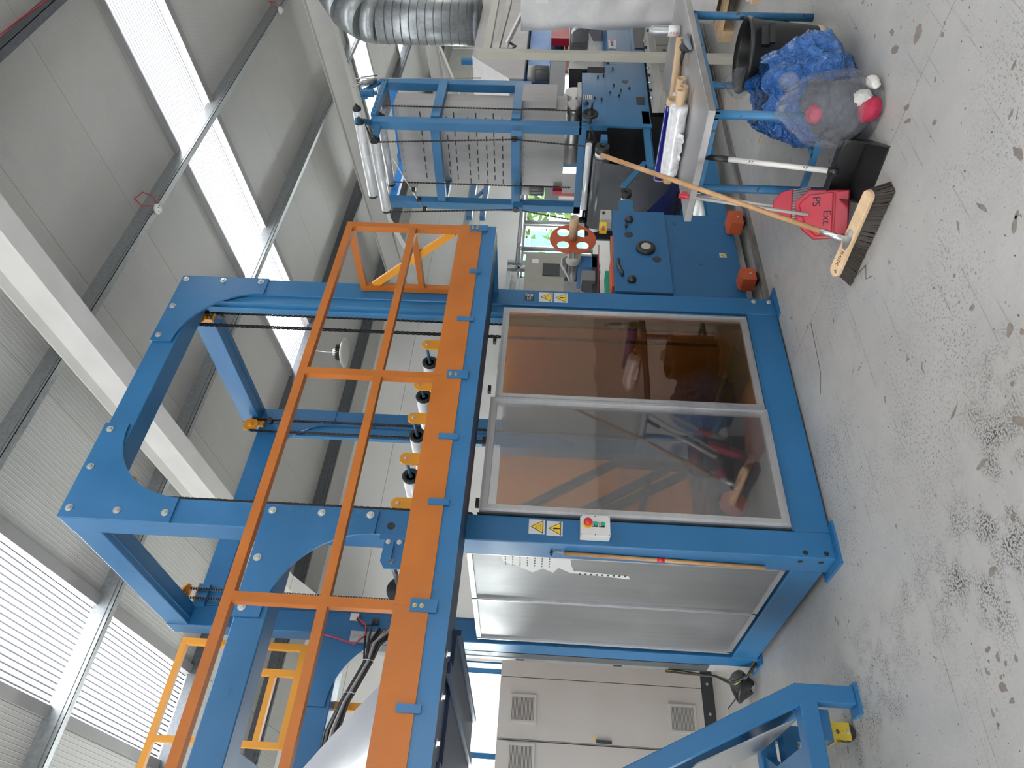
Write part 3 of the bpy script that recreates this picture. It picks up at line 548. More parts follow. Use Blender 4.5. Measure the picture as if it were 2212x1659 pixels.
# warning plates, rating plate, control box
def warn(parent, x, y, z, s, kind='bang', name='warning_plate'):
    pl = B(x - s / 2, x + s / 2, y - 0.002, y, z - s / 2, z + s / 2).build(name, signw, parent)
    pl['label'] = 'square warning plate with a yellow %s triangle' % ('exclamation mark' if kind == 'bang' else 'hand in rollers')
    t = s * 0.46; h = s * 0.40
    MB().prism([(x - t, y - 0.0021, z - h), (x + t, y - 0.0021, z - h), (x, y - 0.0021, z + h)], (0, -0.0006, 0)).build('triangle_border', signk, pl)
    MB().prism([(x - t * 0.84, y - 0.0028, z - h * 0.88), (x + t * 0.84, y - 0.0028, z - h * 0.88), (x, y - 0.0028, z + h * 0.80)], (0, -0.0004, 0)).build('triangle', signy, pl)
    if kind == 'bang':
        b = MB(); b.prism([(px_, y - 0.0033, pz) for px_, pz in arc(x, z + h * 0.12, s * 0.055, 0, 180, 8) + arc(x, z - h * 0.42, s * 0.055, 180, 360, 8)], (0, -0.0004, 0)); b.prism([(px_, y - 0.0033, pz) for px_, pz in arc(x, z - h * 0.70, s * 0.05, 0, 350, 14)], (0, -0.0004, 0)); b.build('exclamation_mark', signk, pl)
    else:
        b = MB(); Y = y - 0.0035
        b.tube([(x - 0.20 * s, Y, z - 0.02 * s), (x - 0.1 * s, Y, z + 0.09 * s), (x + 0.02 * s, Y, z + 0.08 * s), (x + 0.06 * s, Y, z - 0.04 * s), (x - 0.02 * s, Y, z - 0.12 * s), (x - 0.12 * s, Y, z - 0.1 * s), (x - 0.20 * s, Y, z - 0.02 * s)], 0.006 * s, 5)
        for q in (-0.08, -0.03, 0.02): b.tube([(x + q * s - 0.02 * s, Y, z + 0.07 * s), (x + q * s + 0.06 * s, Y, z - 0.03 * s)], 0.006 * s, 5)
        b.tube([(x + 0.12 * s + 0.05 * s * math.cos(a_), Y, z - 0.16 * s + 0.05 * s * math.sin(a_)) for a_ in [k * math.pi / 6 for k in range(13)]], 0.006 * s, 5); b.tube([(x - 0.2 * s, Y, z - 0.24 * s), (x + 0.14 * s, Y, z - 0.22 * s)], 0.006 * s, 5); b.build('hand_symbol', signk, pl)
    return pl
warn(mf, 0.098, 0, 1.606, 0.088, 'hand'); warn(mf, 0.093, 0, 1.508, 0.088)
warn(mf, 1.915, 0, 1.616, 0.096, 'hand'); warn(mf, 1.913, 0, 1.510, 0.096)
rp = B(1.875, 1.95, -0.002, 0, 1.70, 1.765).build('rating_plate', signk, mf); text('CE', 0.026, signw, (1.932, -0.0025, 1.752), (1, 0, 0), (0, 0, 1), rp)
for i in range(5): B(1.882, 1.905 + 0.01 * (i % 2), -0.0026, -0.002, 1.755 - i * 0.011, 1.7575 - i * 0.011).build('plate_line', signw, rp)
for i in range(4): B(1.915, 1.943, -0.0026, -0.002, 1.735 - i * 0.009, 1.740 - i * 0.009).build('plate_line', signw, rp)
cb = B(0.030, 0.152, -0.062, -0.001, 1.212, 1.372).build('control_box', mat('control_box_grey', (0.52, 0.51, 0.49), 0.4), mf, bev=0.004); lab(cb, 'light grey push button box with red emergency stop')
B(0.030, 0.152, -0.0635, -0.062, 1.212, 1.372).build('box_lid', mat('control_box_lid', (0.58, 0.57, 0.55), 0.4), cb)
MB().cyl((0.098, -0.0635, 1.333), (0.098, -0.068, 1.333), 0.026, 24).build('stop_collar', signy, cb)
MB().lathe((0.098, -0.068, 1.333), (0, -1, 0), [(0.013, 0), (0.013, 0.012), (0.022, 0.016), (0.022, 0.028), (0.016, 0.033), (0, 0.034)]).build('stop_button', red, cb)
for z, w_ in ((1.294, 1), (1.257, 0)):
    B(0.082, 0.114, -0.0645, -0.0635, z - 0.016, z + 0.016).build('button_label', signk, cb); B(0.086, 0.110, -0.065, -0.0645, z + 0.005, z + 0.014).build('label_strip', signw, cb)
    MB().cyl((0.098, -0.0645, z - 0.006), (0.098, -0.078, z - 0.006), 0.0105, 16).build('push_button', green, cb)
for (x, z) in ((0.036, 1.366), (0.146, 1.366), (0.036, 1.218), (0.146, 1.218), (0.036, 1.292), (0.146, 1.292)): MB().cyl((x, -0.0635, z), (x, -0.0645, z), 0.003, 8).build('screw', blackp, cb)
text('STOP', 0.007, signk, (0.098, -0.0655, 1.3035), (1, 0, 0), (0, 0, 1), cb); text('ON', 0.007, signk, (0.098, -0.0655, 1.2665), (1, 0, 0), (0, 0, 1), cb)
# wooden stick with red tape hung on the post side
t = thing('wooden_stick', 'thin wooden stick with red tape hung on the side of the near blue post', 'stick', (-0.012, 0.1, 0.9))
MB().cyl((-0.012, 0.078, 1.452), (-0.012, 0.118, 0.358), 0.011, 12).build('shaft', wood, t); MB().cyl((-0.012, 0.096, 0.945), (-0.012, 0.0975, 0.905), 0.0125, 14).build('red_tape', red, t)
b = MB(); b.tube([(-0.012, 0.078, 1.445), (-0.006, 0.075, 1.49), (-0.004, 0.08, 1.517), (-0.006, 0.085, 1.49), (-0.012, 0.08, 1.445)], 0.002, 6); b.build('wire_loop', greyp, t)
bolts(mf, [(-0.001, 0.081, 1.52), (-0.001, 0.105, 1.52)], 0.007, blackp, 'x')
under = mat('shaded_underside_blue', (0.006, 0.026, 0.07), 0.45)  # frame blue darkened in the colour itself, for shade under the deck
# ------------------------------------------------------------------ walkway in front and at the left
wk = thing('walkway', 'blue edged walkway with orange toe boards and guard rail above the doors', 'walkway', (0, -0.3, 1.96))
YF = -0.58
B(-2.9, 1.95, YF, YF + 0.012, 1.955, 2.07).build('edge_beam', blue, wk)
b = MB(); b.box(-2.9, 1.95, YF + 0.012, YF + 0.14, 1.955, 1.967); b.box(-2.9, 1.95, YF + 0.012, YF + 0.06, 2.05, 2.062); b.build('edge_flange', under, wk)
B(1.938, 1.95, YF + 0.012, -0.005, 1.955, 2.07).build('end_beam', blue, wk)
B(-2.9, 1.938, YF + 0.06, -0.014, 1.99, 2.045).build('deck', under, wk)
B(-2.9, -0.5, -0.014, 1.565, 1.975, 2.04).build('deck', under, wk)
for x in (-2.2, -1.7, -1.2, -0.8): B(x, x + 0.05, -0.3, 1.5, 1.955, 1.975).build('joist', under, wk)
B(-2.9, -0.5, YF + 0.14, YF + 0.17, 1.965, 1.985).build('deck_trim', alu, wk)
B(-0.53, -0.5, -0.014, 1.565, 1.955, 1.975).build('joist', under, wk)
bolts(wk, [(x, YF + 0.06, 1.955) for x in (-0.79, -0.96, -1.13)], 0.012, zinc, 'z')
RX = [(1.925, 1.305), (1.305, 0.66), (0.66, 0.02), (0.02, -0.62), (-0.62, -1.26), (-1.26, -2.0)]
for (xb, xa) in ((1.95, 0.6605), (0.6595, -0.6195), (-0.6205, -1.9)):
    B(xa, xb, YF - 0.006, YF, 2.045, 2.196).build('toe_board', orange, wk)
B(1.944, 1.95, YF, -0.01, 2.07, 2.196).build('toe_board', orange, wk)
for x in (1.9255, 0.6595, -0.6205, -1.9):
    B(x - 0.022, x + 0.022, YF - 0.002, YF + 0.04, 2.196, 2.895).build('guard_post', orange, wk)
B(-2.3, 1.9475, YF - 0.002, YF + 0.04, 2.895, 2.94).build('top_rail', orange, wk); B(-2.3, 1.904, YF - 0.001, YF + 0.039, 2.478, 2.52).build('mid_rail', orange, wk)
B(1.9035, 1.9475, YF + 0.04, -0.05, 2.896, 2.939).build('top_rail', orange, wk); B(1.905, 1.9465, YF + 0.04, -0.05, 2.479, 2.519).build('mid_rail', orange, wk)
B(1.9035, 1.9475, -0.05, -0.006, 2.196, 2.939).build('guard_post', orange, wk)
MB().bar((1.925, -0.05, 2.84), (1.925, YF + 0.04, 2.24), 0.02, 0.05).build('guard_brace', yellow, wk)
for x in (1.50, 1.089, 0.26, -0.116, -1.03): B(x - 0.016, x + 0.016, YF - 0.014, YF - 0.006, 2.02, 2.118 - 0.03 * (x > 1.2)).build('board_clip', blue, wk)
for x in (0.669, -0.618, 1.915): 
    B(x - 0.028, x + 0.028, YF - 0.014, YF - 0.006, 2.01, 2.125).build('board_clip', blue, wk)
    bolts(wk, [(x - 0.004, YF - 0.014, 2.105), (x - 0.004, YF - 0.014, 2.075)], 0.007, mat('brass_bolt', (0.5, 0.4, 0.2), 0.35, 0.8))
# upper guard rail behind, on the far beam
ur = thing('upper_guard_rail', 'yellow guard rail standing on the far upper blue beam', 'railing', (-0.9, D, 3.12))
def rr(x0, x1, z0, z1, nm, y0_=D - 0.02, y1_=D + 0.022): B(x0, x1, y0_, y1_, z0, z1).build(nm, yellow, ur)
rr(-0.085, -0.04, 3.12, 4.18, 'guard_post'); rr(-2.6, -0.085, 4.135, 4.18, 'top_rail'); rr(-0.7, -0.085, 3.24, 3.285, 'bottom_rail'); rr(-0.27, -0.225, 3.285, 3.60, 'inner_post') ; rr(-0.70, -0.27, 3.42, 3.46, 'mid_rail'); rr(-0.74, -0.70, 3.12, 4.135, 'guard_post'); rr(-2.6, -0.74, 3.6, 3.64, 'mid_rail')
# white film web running to the left under the upper beams
b = MB(); n1, n2 = 14, 8; vs = []
for i in range(n1):
    for j in range(n2):
        s_ = i / (n1 - 1); x = -0.56 - 1.5 * s_; z = 2.30 + (x + 0.56) * -0.735; vs.append((x, 0.36 + 1.1 * j / (n2 - 1), z + 0.01 * math.sin(7 * s_ + j)))
b.add(vs, [(i * n2 + j, i * n2 + j + 1, (i + 1) * n2 + j + 1, (i + 1) * n2 + j) for i in range(n1 - 1) for j in range(n2 - 1)], True)
tag(b.build('plastic_film', film_w), 'silvery white film web sloping up behind the orange toe board', 'film')
B(-0.47, -0.42, 1.70, 1.75, 2.60, 3.0).build('strut', yellow, mf)
# cables, sensor and tray at the far left post
t = thing('cable_bundle', 'bundle of black cables tied together under the upper far beam', 'cables', (-0.2, 1.6, 2.9))
for i in range(16):
    a_ = i * 2.4; r_ = 0.012 + 0.004 * (i % 6)
    dx, dz = r_ * math.cos(a_), r_ * math.sin(a_)
    MB().tube([(0.03, 1.50 + dx, 2.60 + dz * 4 + i * 0.006), (-0.08, 1.50 + dx, 2.72 + dz * 2), (-0.2, 1.5 + dx, 2.73 + dz), (-0.33, 1.5 + dx, 2.78 + dz), (-0.48, 1.5 + dx, 2.84 + dz), (-0.66, 1.5 + dx * 1.6, 2.88 + dz * 1.6), (-1.0, 1.52, 2.9 + dz)], 0.0075, 6).build('cable', blackp if i % 4 else greyp, t)
for x, z in ((-0.2, 2.73), (-0.42, 2.815)): MB().tube([(x + 0.012 * 0, 1.5 + 0.045 * math.cos(q), z + 0.045 * math.sin(q)) for q in [k * math.pi / 5 for k in range(11)]], 0.003, 5).build('cable_tie', whitep, t)
B(-0.06, 0.02, D - 0.2, D - 0.17, 2.66, 2.9).build('cable_tray_piece', galv, mf); B(-0.075, 0.0, D - 0.18, D - 0.165, 0.05, 1.95).build('post_trim', blue, mf) if False else None
tg = thing('cable_duct', 'vertical galvanised cable duct behind the blue enclosure', 'duct', (-0.02, 1.8, 0.0))
B(0.0, 0.12, D + 0.01, D + 0.15, 0.32, 3.0).build('duct_body', galvd, tg); B(-0.004, 0.0, D + 0.10, D + 0.15, 0.6, 2.3).build('duct_lid', galv, tg)
for z in (1.72, 1.0): B(-0.006, -0.0042, D + 0.112, D + 0.138, z - 0.06, z).build('duct_slot', signk, tg)
B(0.10, 0.15, D - 0.19, D - 0.166, 2.87, 2.93).build('sensor_box', whitep, mf); B(0.08, 0.12, D - 0.19, D - 0.166, 2.72, 2.77).build('sensor_switch', blackp, mf)
MB().tube([(0.11, D - 0.19, 2.88), (0.06, D - 0.2, 2.82), (0.07, D - 0.2, 2.76), (0.1, D - 0.2, 2.75)], 0.006, 6).build('sensor_cable', blackp, mf)
MB().tube([(0.12, D - 0.19, 2.88), (0.06, D - 0.22, 2.80), (-0.02, D - 0.24, 2.78), (-0.09, D - 0.24, 2.85), (-0.05, D - 0.24, 3.0), (-0.02, D - 0.2, 3.1)], 0.006, 6).build('sensor_cable', cabred, mf)
MB().bar((0.35, 1.64, 2.3), (-0.0, 1.64, 2.95), 0.05, 0.05).build('diagonal_brace', blue, mf)
hb = thing('floor_cable_heap', 'coiled black cables lying on the floor at the far corner post', 'cables', (-0.08, 1.7, 0.0))
for i in range(12):
    r_ = 0.05 + 0.009 * i; cx_, cy_ = -0.10, 1.86; pts = []
    for k in range(15):
        q = k * 0.45 + i; pts.append((cx_ + r_ * 0.7 * math.cos(q), cy_ + r_ * math.sin(q) * 0.9, 0.02 + 0.008 * i + 0.02 * math.sin(2 * q)))
    MB().tube(pts, 0.009, 6).build('cable', blackp, hb)
for i in range(5): MB().tube([(0.03 - i * 0.012, 1.6, 0.03), (-0.05 - i * 0.01, 1.66, 0.05 + i * 0.01), (-0.10, 1.80, 0.10 + 0.02 * i), (-0.035, 1.87, 0.25), (-0.015 + i * 0.004, 1.88, 0.62)], 0.009, 6).build('cable', blackp if i != 2 else mat('earth_cable', (0.45, 0.45, 0.05), 0.4), hb)
# ------------------------------------------------------------------ electrical cabinets at the back left
YC = 3.03
for k, (x0, x1, lb, doors) in enumerate(((-0.277, 0.385, 'grey electrical cabinet nearest the blue machine, with a narrow side door', [(-0.270, 0.228), (0.236, 0.380)]), (-1.08, -0.283, 'grey electrical cabinet standing left of the one nearest the machine', [(-1.074, -0.289)]))):
    t = thing('electrical_cabinet', lb, 'cabinet', ((x0 + x1) / 2, YC + 0.2, 0), 'grey electrical cabinets by the back wall')
    B(x0, x1, YC + 0.02, YC + 0.5, 0.1, 1.87).build('body', cabm, t); B(x0, x1, YC, YC + 0.48, 0.0, 0.1).build('plinth', darkg, t)
    for q in (x0 + 0.1, x0 + 0.3, x0 + 0.55): MB().cyl((q, YC, 0.05), (q, YC - 0.004, 0.05), 0.012, 12).build('plinth_screw', zinc, t)
    for (a, b_) in doors:
        d = B(a, b_, YC, YC + 0.018, 0.105, 1.865).build('door', cabm, t)
        if b_ - a > 0.3:
            for z in (1.66, 0.29):
                cx_ = a + 0.24 if k == 0 else b_ - 0.13
                fr = MB(); r_ = 0.115
                for (p, q) in (((-r_, -r_), (r_, -r_ + 0.02)), ((-r_, r_ - 0.02), (r_, r_)), ((-r_, -r_ + 0.02), (-r_ + 0.02, r_ - 0.02)), ((r_ - 0.02, -r_ + 0.02), (r_, r_ - 0.02))): fr.box(cx_ + p[0], cx_ + q[0], YC - 0.014, YC, z + p[1], z + q[1])
                g_ = fr.build('vent_grille', fan, d); B(cx_ - 0.094, cx_ + 0.094, YC - 0.002, YC, z - 0.094, z + 0.094).build('vent_back', signk, d) if False else None
                for i in range(17): MB().bar((cx_ - 0.095, YC - 0.008, z - 0.088 + i * 0.011), (cx_ + 0.095, YC - 0.008, z - 0.088 + i * 0.011), 0.008, 0.006).build('vent_slat', fan, t)
                B(cx_ - 0.095, cx_ + 0.095, YC - 0.003, YC - 0.0005, z - 0.095, z + 0.095).build('vent_mesh', darkg, d)
        if k == 0 and b_ - a > 0.3:
            B(a + 0.003, a + 0.03, YC - 0.014, YC, 0.90, 1.03).build('latch', darkg, d)
            MB().prism([(a + 0.03, YC - 0.001, 1.045), (a + 0.06, YC - 0.001, 1.045), (a + 0.045, YC - 0.001, 1.075)], (0, -0.001, 0)).build('warning_sticker', signy, d)
# ------------------------------------------------------------------ blue castor frame at the lower left
gf = thing('castor_frame', 'blue steel frame on yellow castors with a sloping beam, partly out of view', 'frame', (-0.8, 0.6, 0))
for y in (0.154, 0.90):
    b = MB()
    o_ = [(-0.598, 0.02), (-0.598, 0.292), (-2.2, 2.98 + 0.3), (-2.2, 3.13)]
    b.prism([(-0.600, y, 0.018), (-0.684, y, 0.018), (-0.684, y, 0.205), (-2.3, y, 0.205), (-2.3, y, 0.293), (-0.700, y, 0.293), (-1.555, y, 2.05), (-1.46, y, 2.05), (-1.46, y, 2.02), (-0.600, y, 0.300)], (0, 0.085, 0))
    b.build('side_frame', blue, gf, bev=0.004)
B(-0.73, -0.585, 0.14, 0.25, 0.0, 0.018).build('foot_plate', blue, gf); B(-0.73, -0.585, 0.89, 1.0, 0.0, 0.018).build('foot_plate', blue, gf)
b = MB(); b.bar((-0.69, 0.24, 0.33), (-0.69, 0.90, 0.33), 0.008, 0.16, (0.4, 0, 1)); b.build('cross_plate', blue, gf)
b = MB(); b.prism([(-0.75, 0.24, 0.293), (-0.98, 0.24, 0.80), (-0.98, 0.9, 0.80), (-0.75, 0.9, 0.293)], (0.006, 0, 0.003)); b.build('web_plate', steel, gf)
B(-0.95, -0.87, 0.24, 0.90, 0.21, 0.29).build('cross_bar', blue, gf); B(-1.3, -1.22, 0.24, 0.90, 0.21, 0.29).build('cross_bar', blue, gf)
MB().bar((-0.8, 0.9, 0.25), (-1.1, 0.24, 0.25), 0.05, 0.05).build('cross_bar', blue, gf)
ycast = mat('worn_yellow_castor', (0.45, 0.32, 0.02), 0.45, var=0.3, spots=0.4, spotcol=(0.05, 0.045, 0.03), ss=18)
for (x, y) in ((-0.78, 0.30), (-0.78, 0.82)):
    c_ = MB(); c_.box(x - 0.055, x + 0.055, y - 0.05, y + 0.05, 0.115, 0.125); c_.box(x - 0.04, x + 0.04, y - 0.032, y - 0.027, 0.03, 0.115); c_.box(x - 0.04, x + 0.04, y + 0.027, y + 0.032, 0.03, 0.115); c = c_.build('castor', ycast, gf)
    MB().cyl((x, y - 0.022, 0.042), (x, y + 0.022, 0.042), 0.042, 20).build('wheel', black, c); MB().cyl((x, y - 0.036, 0.042), (x, y + 0.036, 0.042), 0.01, 10).build('wheel_axle', zinc, c)
    B(x - 0.05, x + 0.09, y - 0.05, y + 0.05, 0.125, 0.20).build('castor_block', blue, gf)
# ------------------------------------------------------------------ side cabinet of the neighbouring line
sc1 = thing('side_cabinet', 'blue steel machine cabinet with black knobs and orange wheel guards on the floor rail', 'machine', (2.73, 0.6, 0))
YP = 0.22
B(2.22, 3.225, YP + 0.012, YP + 0.08, 0.10, 0.66).build('lower_panel', blue, sc1, bev=0.004)
B(2.235, 3.225, YP - 0.012, YP + 0.012, 0.655, 1.095).build('upper_panel', blue, sc1, bev=0.003)
B(2.22, 3.225, YP + 0.08, 0.34, 0.10, 1.08).build('body', blue, sc1)
B(2.22, 3.2, 0.34, 1.25, 0.15, 0.6).build('inner_body', blue, sc1)
B(2.19, 2.22, YP + 0.02, 1.2, 0.2, 0.9).build('red_edge', redor, sc1)
B(2.3, 3.2, 0.3, 0.36, 0.03, 0.09).build('drip_tray', mat('foil', (0.7, 0.7, 0.7), 0.3, 0.7, bump=0.6, bs=10), sc1)
def knob(x, z, r, d=0.02, y=YP - 0.012, par=sc1, nm='knob'):
    return MB().lathe((x, y, z), (0, -1, 0), [(r, 0), (r, d * 0.5), (r * 0.85, d), (r * 0.5, d), (r * 0.45, d * 1.4), (0, d * 1.4)]).build(nm, blackp, par)
knob(3.10, 0.956, 0.036, 0.025); knob(2.36, 0.965, 0.036, 0.025)
for x, z, r in ((2.91, 0.965, 0.036), (2.615, 0.755, 0.034)): MB().cyl((x, YP - 0.012, z), (x, YP - 0.014, z), r, 24).build('cover_disc', darkg, sc1)
MB().lathe((2.74, YP - 0.012, 0.838), (0, -1, 0), [(0.078, 0), (0.078, 0.02), (0.07, 0.028), (0.05, 0.028), (0.04, 0.02), (0, 0.02)]).build('shaft_cover', blackp, sc1)
MB().cyl((2.74, YP - 0.03, 0.838), (2.74, YP - 0.042, 0.838), 0.038, 24).build('shaft_hub', fan, sc1)
MB().lathe((3.0, YP - 0.012, 0.985), (0, -1, 0), [(0.008, 0), (0.008, 0.02), (0.016, 0.024), (0.016, 0.035), (0, 0.036)]).build('latch_pin', blackp, sc1)
MB().tube([(2.58, YP - 0.03, 1.062), (2.50, YP - 0.045, 1.065), (2.42, YP - 0.04, 1.035), (2.40, YP - 0.02, 1.035)], 0.012, 8).build('clamp_lever', blackp, sc1)
warn(sc1, 2.72, YP + 0.012, 0.222, 0.055, 'hand', 'small_warning_plate')
def guard(x0, x1, par):
    b = MB(); b.prism([(x0, 0.10, 0.05), (x1, 0.10, 0.05), (x1, 0.10, 0.15), (x1 - 0.02, 0.10, 0.165), (x0 + 0.02, 0.10, 0.165), (x0, 0.10, 0.15)], (0, 0.12, 0)); g_ = b.build('wheel_guard', redor, par, bev=0.003)
    MB().cyl(((x0 + x1) / 2, 0.12, 0.062), ((x0 + x1) / 2, 0.19, 0.062), 0.05, 20).build('wheel', black, par); MB().cyl(((x0 + x1) / 2, 0.10, 0.09), ((x0 + x1) / 2, 0.095, 0.09), 0.008, 8).build('guard_bolt', zinc, par)
guard(2.97, 3.13, sc1); guard(2.30, 2.43, sc1)
rl = MB(); rl.box(-0.0 + 2.0, 9.0, 0.07, 0.17, 0.0, 0.012); rl.box(2.0, 9.0, 0.095, 0.145, 0.012, 0.02); tag(rl.build('floor_rail', mat('worn_rail', (0.22, 0.20, 0.18), 0.5, 0.4, var=0.4, vs=8, bands=(1.5, 40, 1, 0.4))), 'flat worn steel rail along the floor under the blue machines', 'rail')
# small grey control box and yellow pendant on the cabinet top
B(3.10, 3.22, YP - 0.02, YP + 0.08, 1.10, 1.19).build('switch_box', fan, sc1); MB().cyl((3.17, YP - 0.02, 1.165), (3.17, YP - 0.035, 1.165), 0.012, 12).build('switch_knob', blackp, sc1)
pb = B(2.99, 3.08, YP + 0.0, YP + 0.05, 1.14, 1.20).build('pendant_box', signy, sc1); MB().cyl((2.975, YP - 0.01, 1.17), (2.99, YP + 0.0, 1.17), 0.014, 12).build('pendant_stop', red, sc1); MB().cyl((3.01, YP, 1.17), (3.01, YP - 0.012, 1.17), 0.008, 8).build('pendant_switch', bblue, sc1)
B(2.66, 2.90, YP - 0.002, YP + 0.02, 1.095, 1.112).build('red_tray_edge', redor, sc1); B(2.30, 2.66, YP + 0.0, YP + 0.16, 1.097, 1.115).build('red_tray', redor, sc1); B(2.28, 2.7, YP + 0.2, YP + 0.3, 1.10, 1.14).build('green_strip', green, sc1)
B(2.3, 3.0, 0.50, 0.56, 1.18, 1.24).build('black_cross_bar', blackp, sc1); MB().cyl((2.25, 0.40, 1.21), (3.0, 0.40, 1.19), 0.004, 6).build('red_cord', cabred, sc1)
for x in (2.83, 2.36): B(x, x + 0.14, 0.5, 0.75, 1.20, 1.36).build('motor_plate', blue, sc1)
def reel(x, y, z, nm_r=0.2):
    b = MB(); n = 64; vs = []; fs = []
    # disc with four openings: polar grid with faces removed
    rad = [0.035, 0.075, 0.10, 0.125, 0.15, 0.17, nm_r]
    for yy in (y, y + 0.004):
        for r_ in rad:
            for i in range(n): a_ = 2 * math.pi * i / n; vs.append((x + r_ * math.cos(a_), yy, z + r_ * math.sin(a_)))
    m_ = len(rad)
    def hole(i, j):
        a_ = (i + 0.5) / n * 4; fr_ = abs((a_ % 1) - 0.5) * math.pi / 2 * (rad[j] + rad[j + 1]) / 2; rc = (rad[j] + rad[j + 1]) / 2; return ((rc * math.cos(abs((a_ % 1) - 0.5) * math.pi / 2) - 0.122) ** 2 + (rc * math.sin(abs((a_ % 1) - 0.5) * math.pi / 2)) ** 2) < 0.050 ** 2
    for side in (0, 1):
        for j in range(m_ - 1):
            for i in range(n):
                if hole(i, j): continue
                o_ = side * m_ * n; fs.append((o_ + j * n + i, o_ + j * n + (i + 1) % n, o_ + (j + 1) * n + (i + 1) % n, o_ + (j + 1) * n + i))
    b.add(vs, fs); return b.build('reel_disc', redor, sc1)
def reel2(x, y, z, R0=0.2):
    # flat disc outline with four round holes, triangulated by scanfill
    bm = bmesh.new(); loops = []
    def ring(cx_, cz_, r_, n): 
        v = [bm.verts.new((cx_ + r_ * math.cos(2 * math.pi * i / n), y, cz_ + r_ * math.sin(2 * math.pi * i / n))) for i in range(n)]
        return [bm.edges.new((v[i], v[(i + 1) % n])) for i in range(n)]
    ed = ring(x, z, R0, 64)
    for k in range(4): ed += ring(x + 0.118 * math.cos(k * math.pi / 2 + math.pi / 4), z + 0.118 * math.sin(k * math.pi / 2 + math.pi / 4), 0.053, 32)
    bmesh.ops.triangle_fill(bm, use_beauty=True, use_dissolve=False, edges=ed)
    r_ = bmesh.ops.extrude_face_region(bm, geom=bm.faces[:]); bmesh.ops.translate(bm, verts=[v for v in r_['geom'] if isinstance(v, bmesh.types.BMVert)], vec=(0, 0.004, 0))
    bmesh.ops.recalc_face_normals(bm, faces=bm.faces); off = OFF[sc1.name]; bmesh.ops.translate(bm, verts=bm.verts, vec=-off)
    me = bpy.data.meshes.new('reel_disc'); bm.to_mesh(me); bm.free(); me.materials.append(redor); o = bpy.data.objects.new('reel_disc', me); COL.objects.link(o); o.parent = sc1; OFF[o.name] = off; return o
reel2(3.13, 0.45, 1.408); MB().pipe((3.13, 0.45, 1.408), (3.13, 0.22, 1.408), 0.037, 0.028, 24).build('cardboard_core', card, sc1); MB().cyl((3.13, 0.45, 1.408), (3.13, 0.235, 1.408), 0.028, 20).build('core_chuck', fan, sc1)
reel2(2.50, 0.72, 1.375)
for (x, y, z) in ((2.90, 0.44, 1.40), (2.50, 0.50, 1.36)):
    mo = MB().cyl((x, y + 0.04, z), (x, y + 0.24, z), 0.062, 20).build('motor', motor, sc1); MB().lathe((x - 0.0, y, z - 0.0), (0, 1, 0), [(0, 0), (0.045, 0.0), (0.066, 0.02), (0.066, 0.06)]).build('fan_cover', fan, mo)
    for i in range(8): MB().bar((x - 0.04, y - 0.001, z - 0.035 + i * 0.01), (x + 0.04, y - 0.001, z - 0.035 + i * 0.01), 0.002, 0.004).build('fan_slot', signk, mo)
    for i in range(14): a_ = i * math.pi / 7; MB().bar((x + 0.062 * math.cos(a_), y + 0.07, z + 0.062 * math.sin(a_)), (x + 0.062 * math.cos(a_), y + 0.22, z + 0.062 * math.sin(a_)), 0.004, 0.012, (math.cos(a_), 0, math.sin(a_))).build('cooling_fin', motor, mo)
    B(x - 0.05, x + 0.05, y + 0.08, y + 0.2, z + 0.055, z + 0.11).build('terminal_box', motor, mo); B(x - 0.06, x + 0.06, y + 0.24, y + 0.36, z - 0.07, z + 0.07).build('gearbox', motor, mo)
B(2.62, 2.74, 0.46, 0.6, 1.22, 1.33).build('gear_unit', motor, sc1)
MB().tube([(2.86, 0.42, 1.46), (2.80, 0.4, 1.50), (2.72, 0.4, 1.50), (2.62, 0.42, 1.45), (2.56, 0.46, 1.42)], 0.009, 8).build('flexible_conduit', fan, sc1)
# ------------------------------------------------------------------ film rolls and web between the cabinet and the tower
rt = thing('film_roll_stand', 'roller stand carrying dark grey film between the blue cabinet and the tower', 'machine', (3.9, 0.6, 0))
B(3.18, 4.7, 0.29, 0.36, 0.10, 0.26).build('base_beam', blue2, rt); B(3.18, 4.7, 1.25, 1.35, 0.10, 0.26).build('base_beam', blue2, rt)
B(3.0, 5.6, 1.36, 1.40, 0.05, 0.75).build('back_skirt', film_b, rt)
ro = MB().cyl((4.08, 0.24, 1.165), (4.08, 1.02, 1.165), 0.078, 32).build('film_roller', film_d, rt); MB().cyl((4.08, 0.19, 1.165), (4.08, 0.24, 1.165), 0.062, 28).build('white_sleeve', white, ro); MB().pipe((4.08, 0.13, 1.165), (4.08, 0.19, 1.165), 0.065, 0.03, 24).build('end_hub', blackp, ro); MB().cyl((4.08, 1.02, 1.165), (4.08, 1.08, 1.165), 0.05, 24).build('white_sleeve', white, ro)
b = MB(); ns = 16; prof = [(4.01, 1.19), (3.985, 1.12), (3.95, 0.95), (3.91, 0.78), (3.87, 0.62), (3.845, 0.50), (3.85, 0.44), (3.885, 0.40), (3.93, 0.385)]; vs = []
for (x, z) in prof:
    for j in range(6): vs.append((x, 0.25 + 0.77 * j / 5 - (0.12 * (1.19 - z) * j / 5), z))
b.add(vs, [(i * 6 + j, i * 6 + j + 1, (i + 1) * 6 + j + 1, (i + 1) * 6 + j) for i in range(len(prof) - 1) for j in range(5)], True); b.build('film_web', film_d, rt)
MB().cyl((3.90, 0.24, 0.44), (3.90, 1.2, 0.44), 0.05, 24).build('lower_roller', film_d, rt)
b = MB(); b.add([(3.93, 0.25, 0.37), (3.93, 1.3, 0.37), (3.30, 1.3, 0.95), (3.30, 0.5, 0.95)], [(0, 1, 2, 3)]); b.build('blue_film', film_b, rt)
B(4.1, 5.2, 1.22, 1.24, 0.3, 1.25).build('dark_gap_sheet', darkg, rt)  # dark sheet added to darken the gap behind the rollers
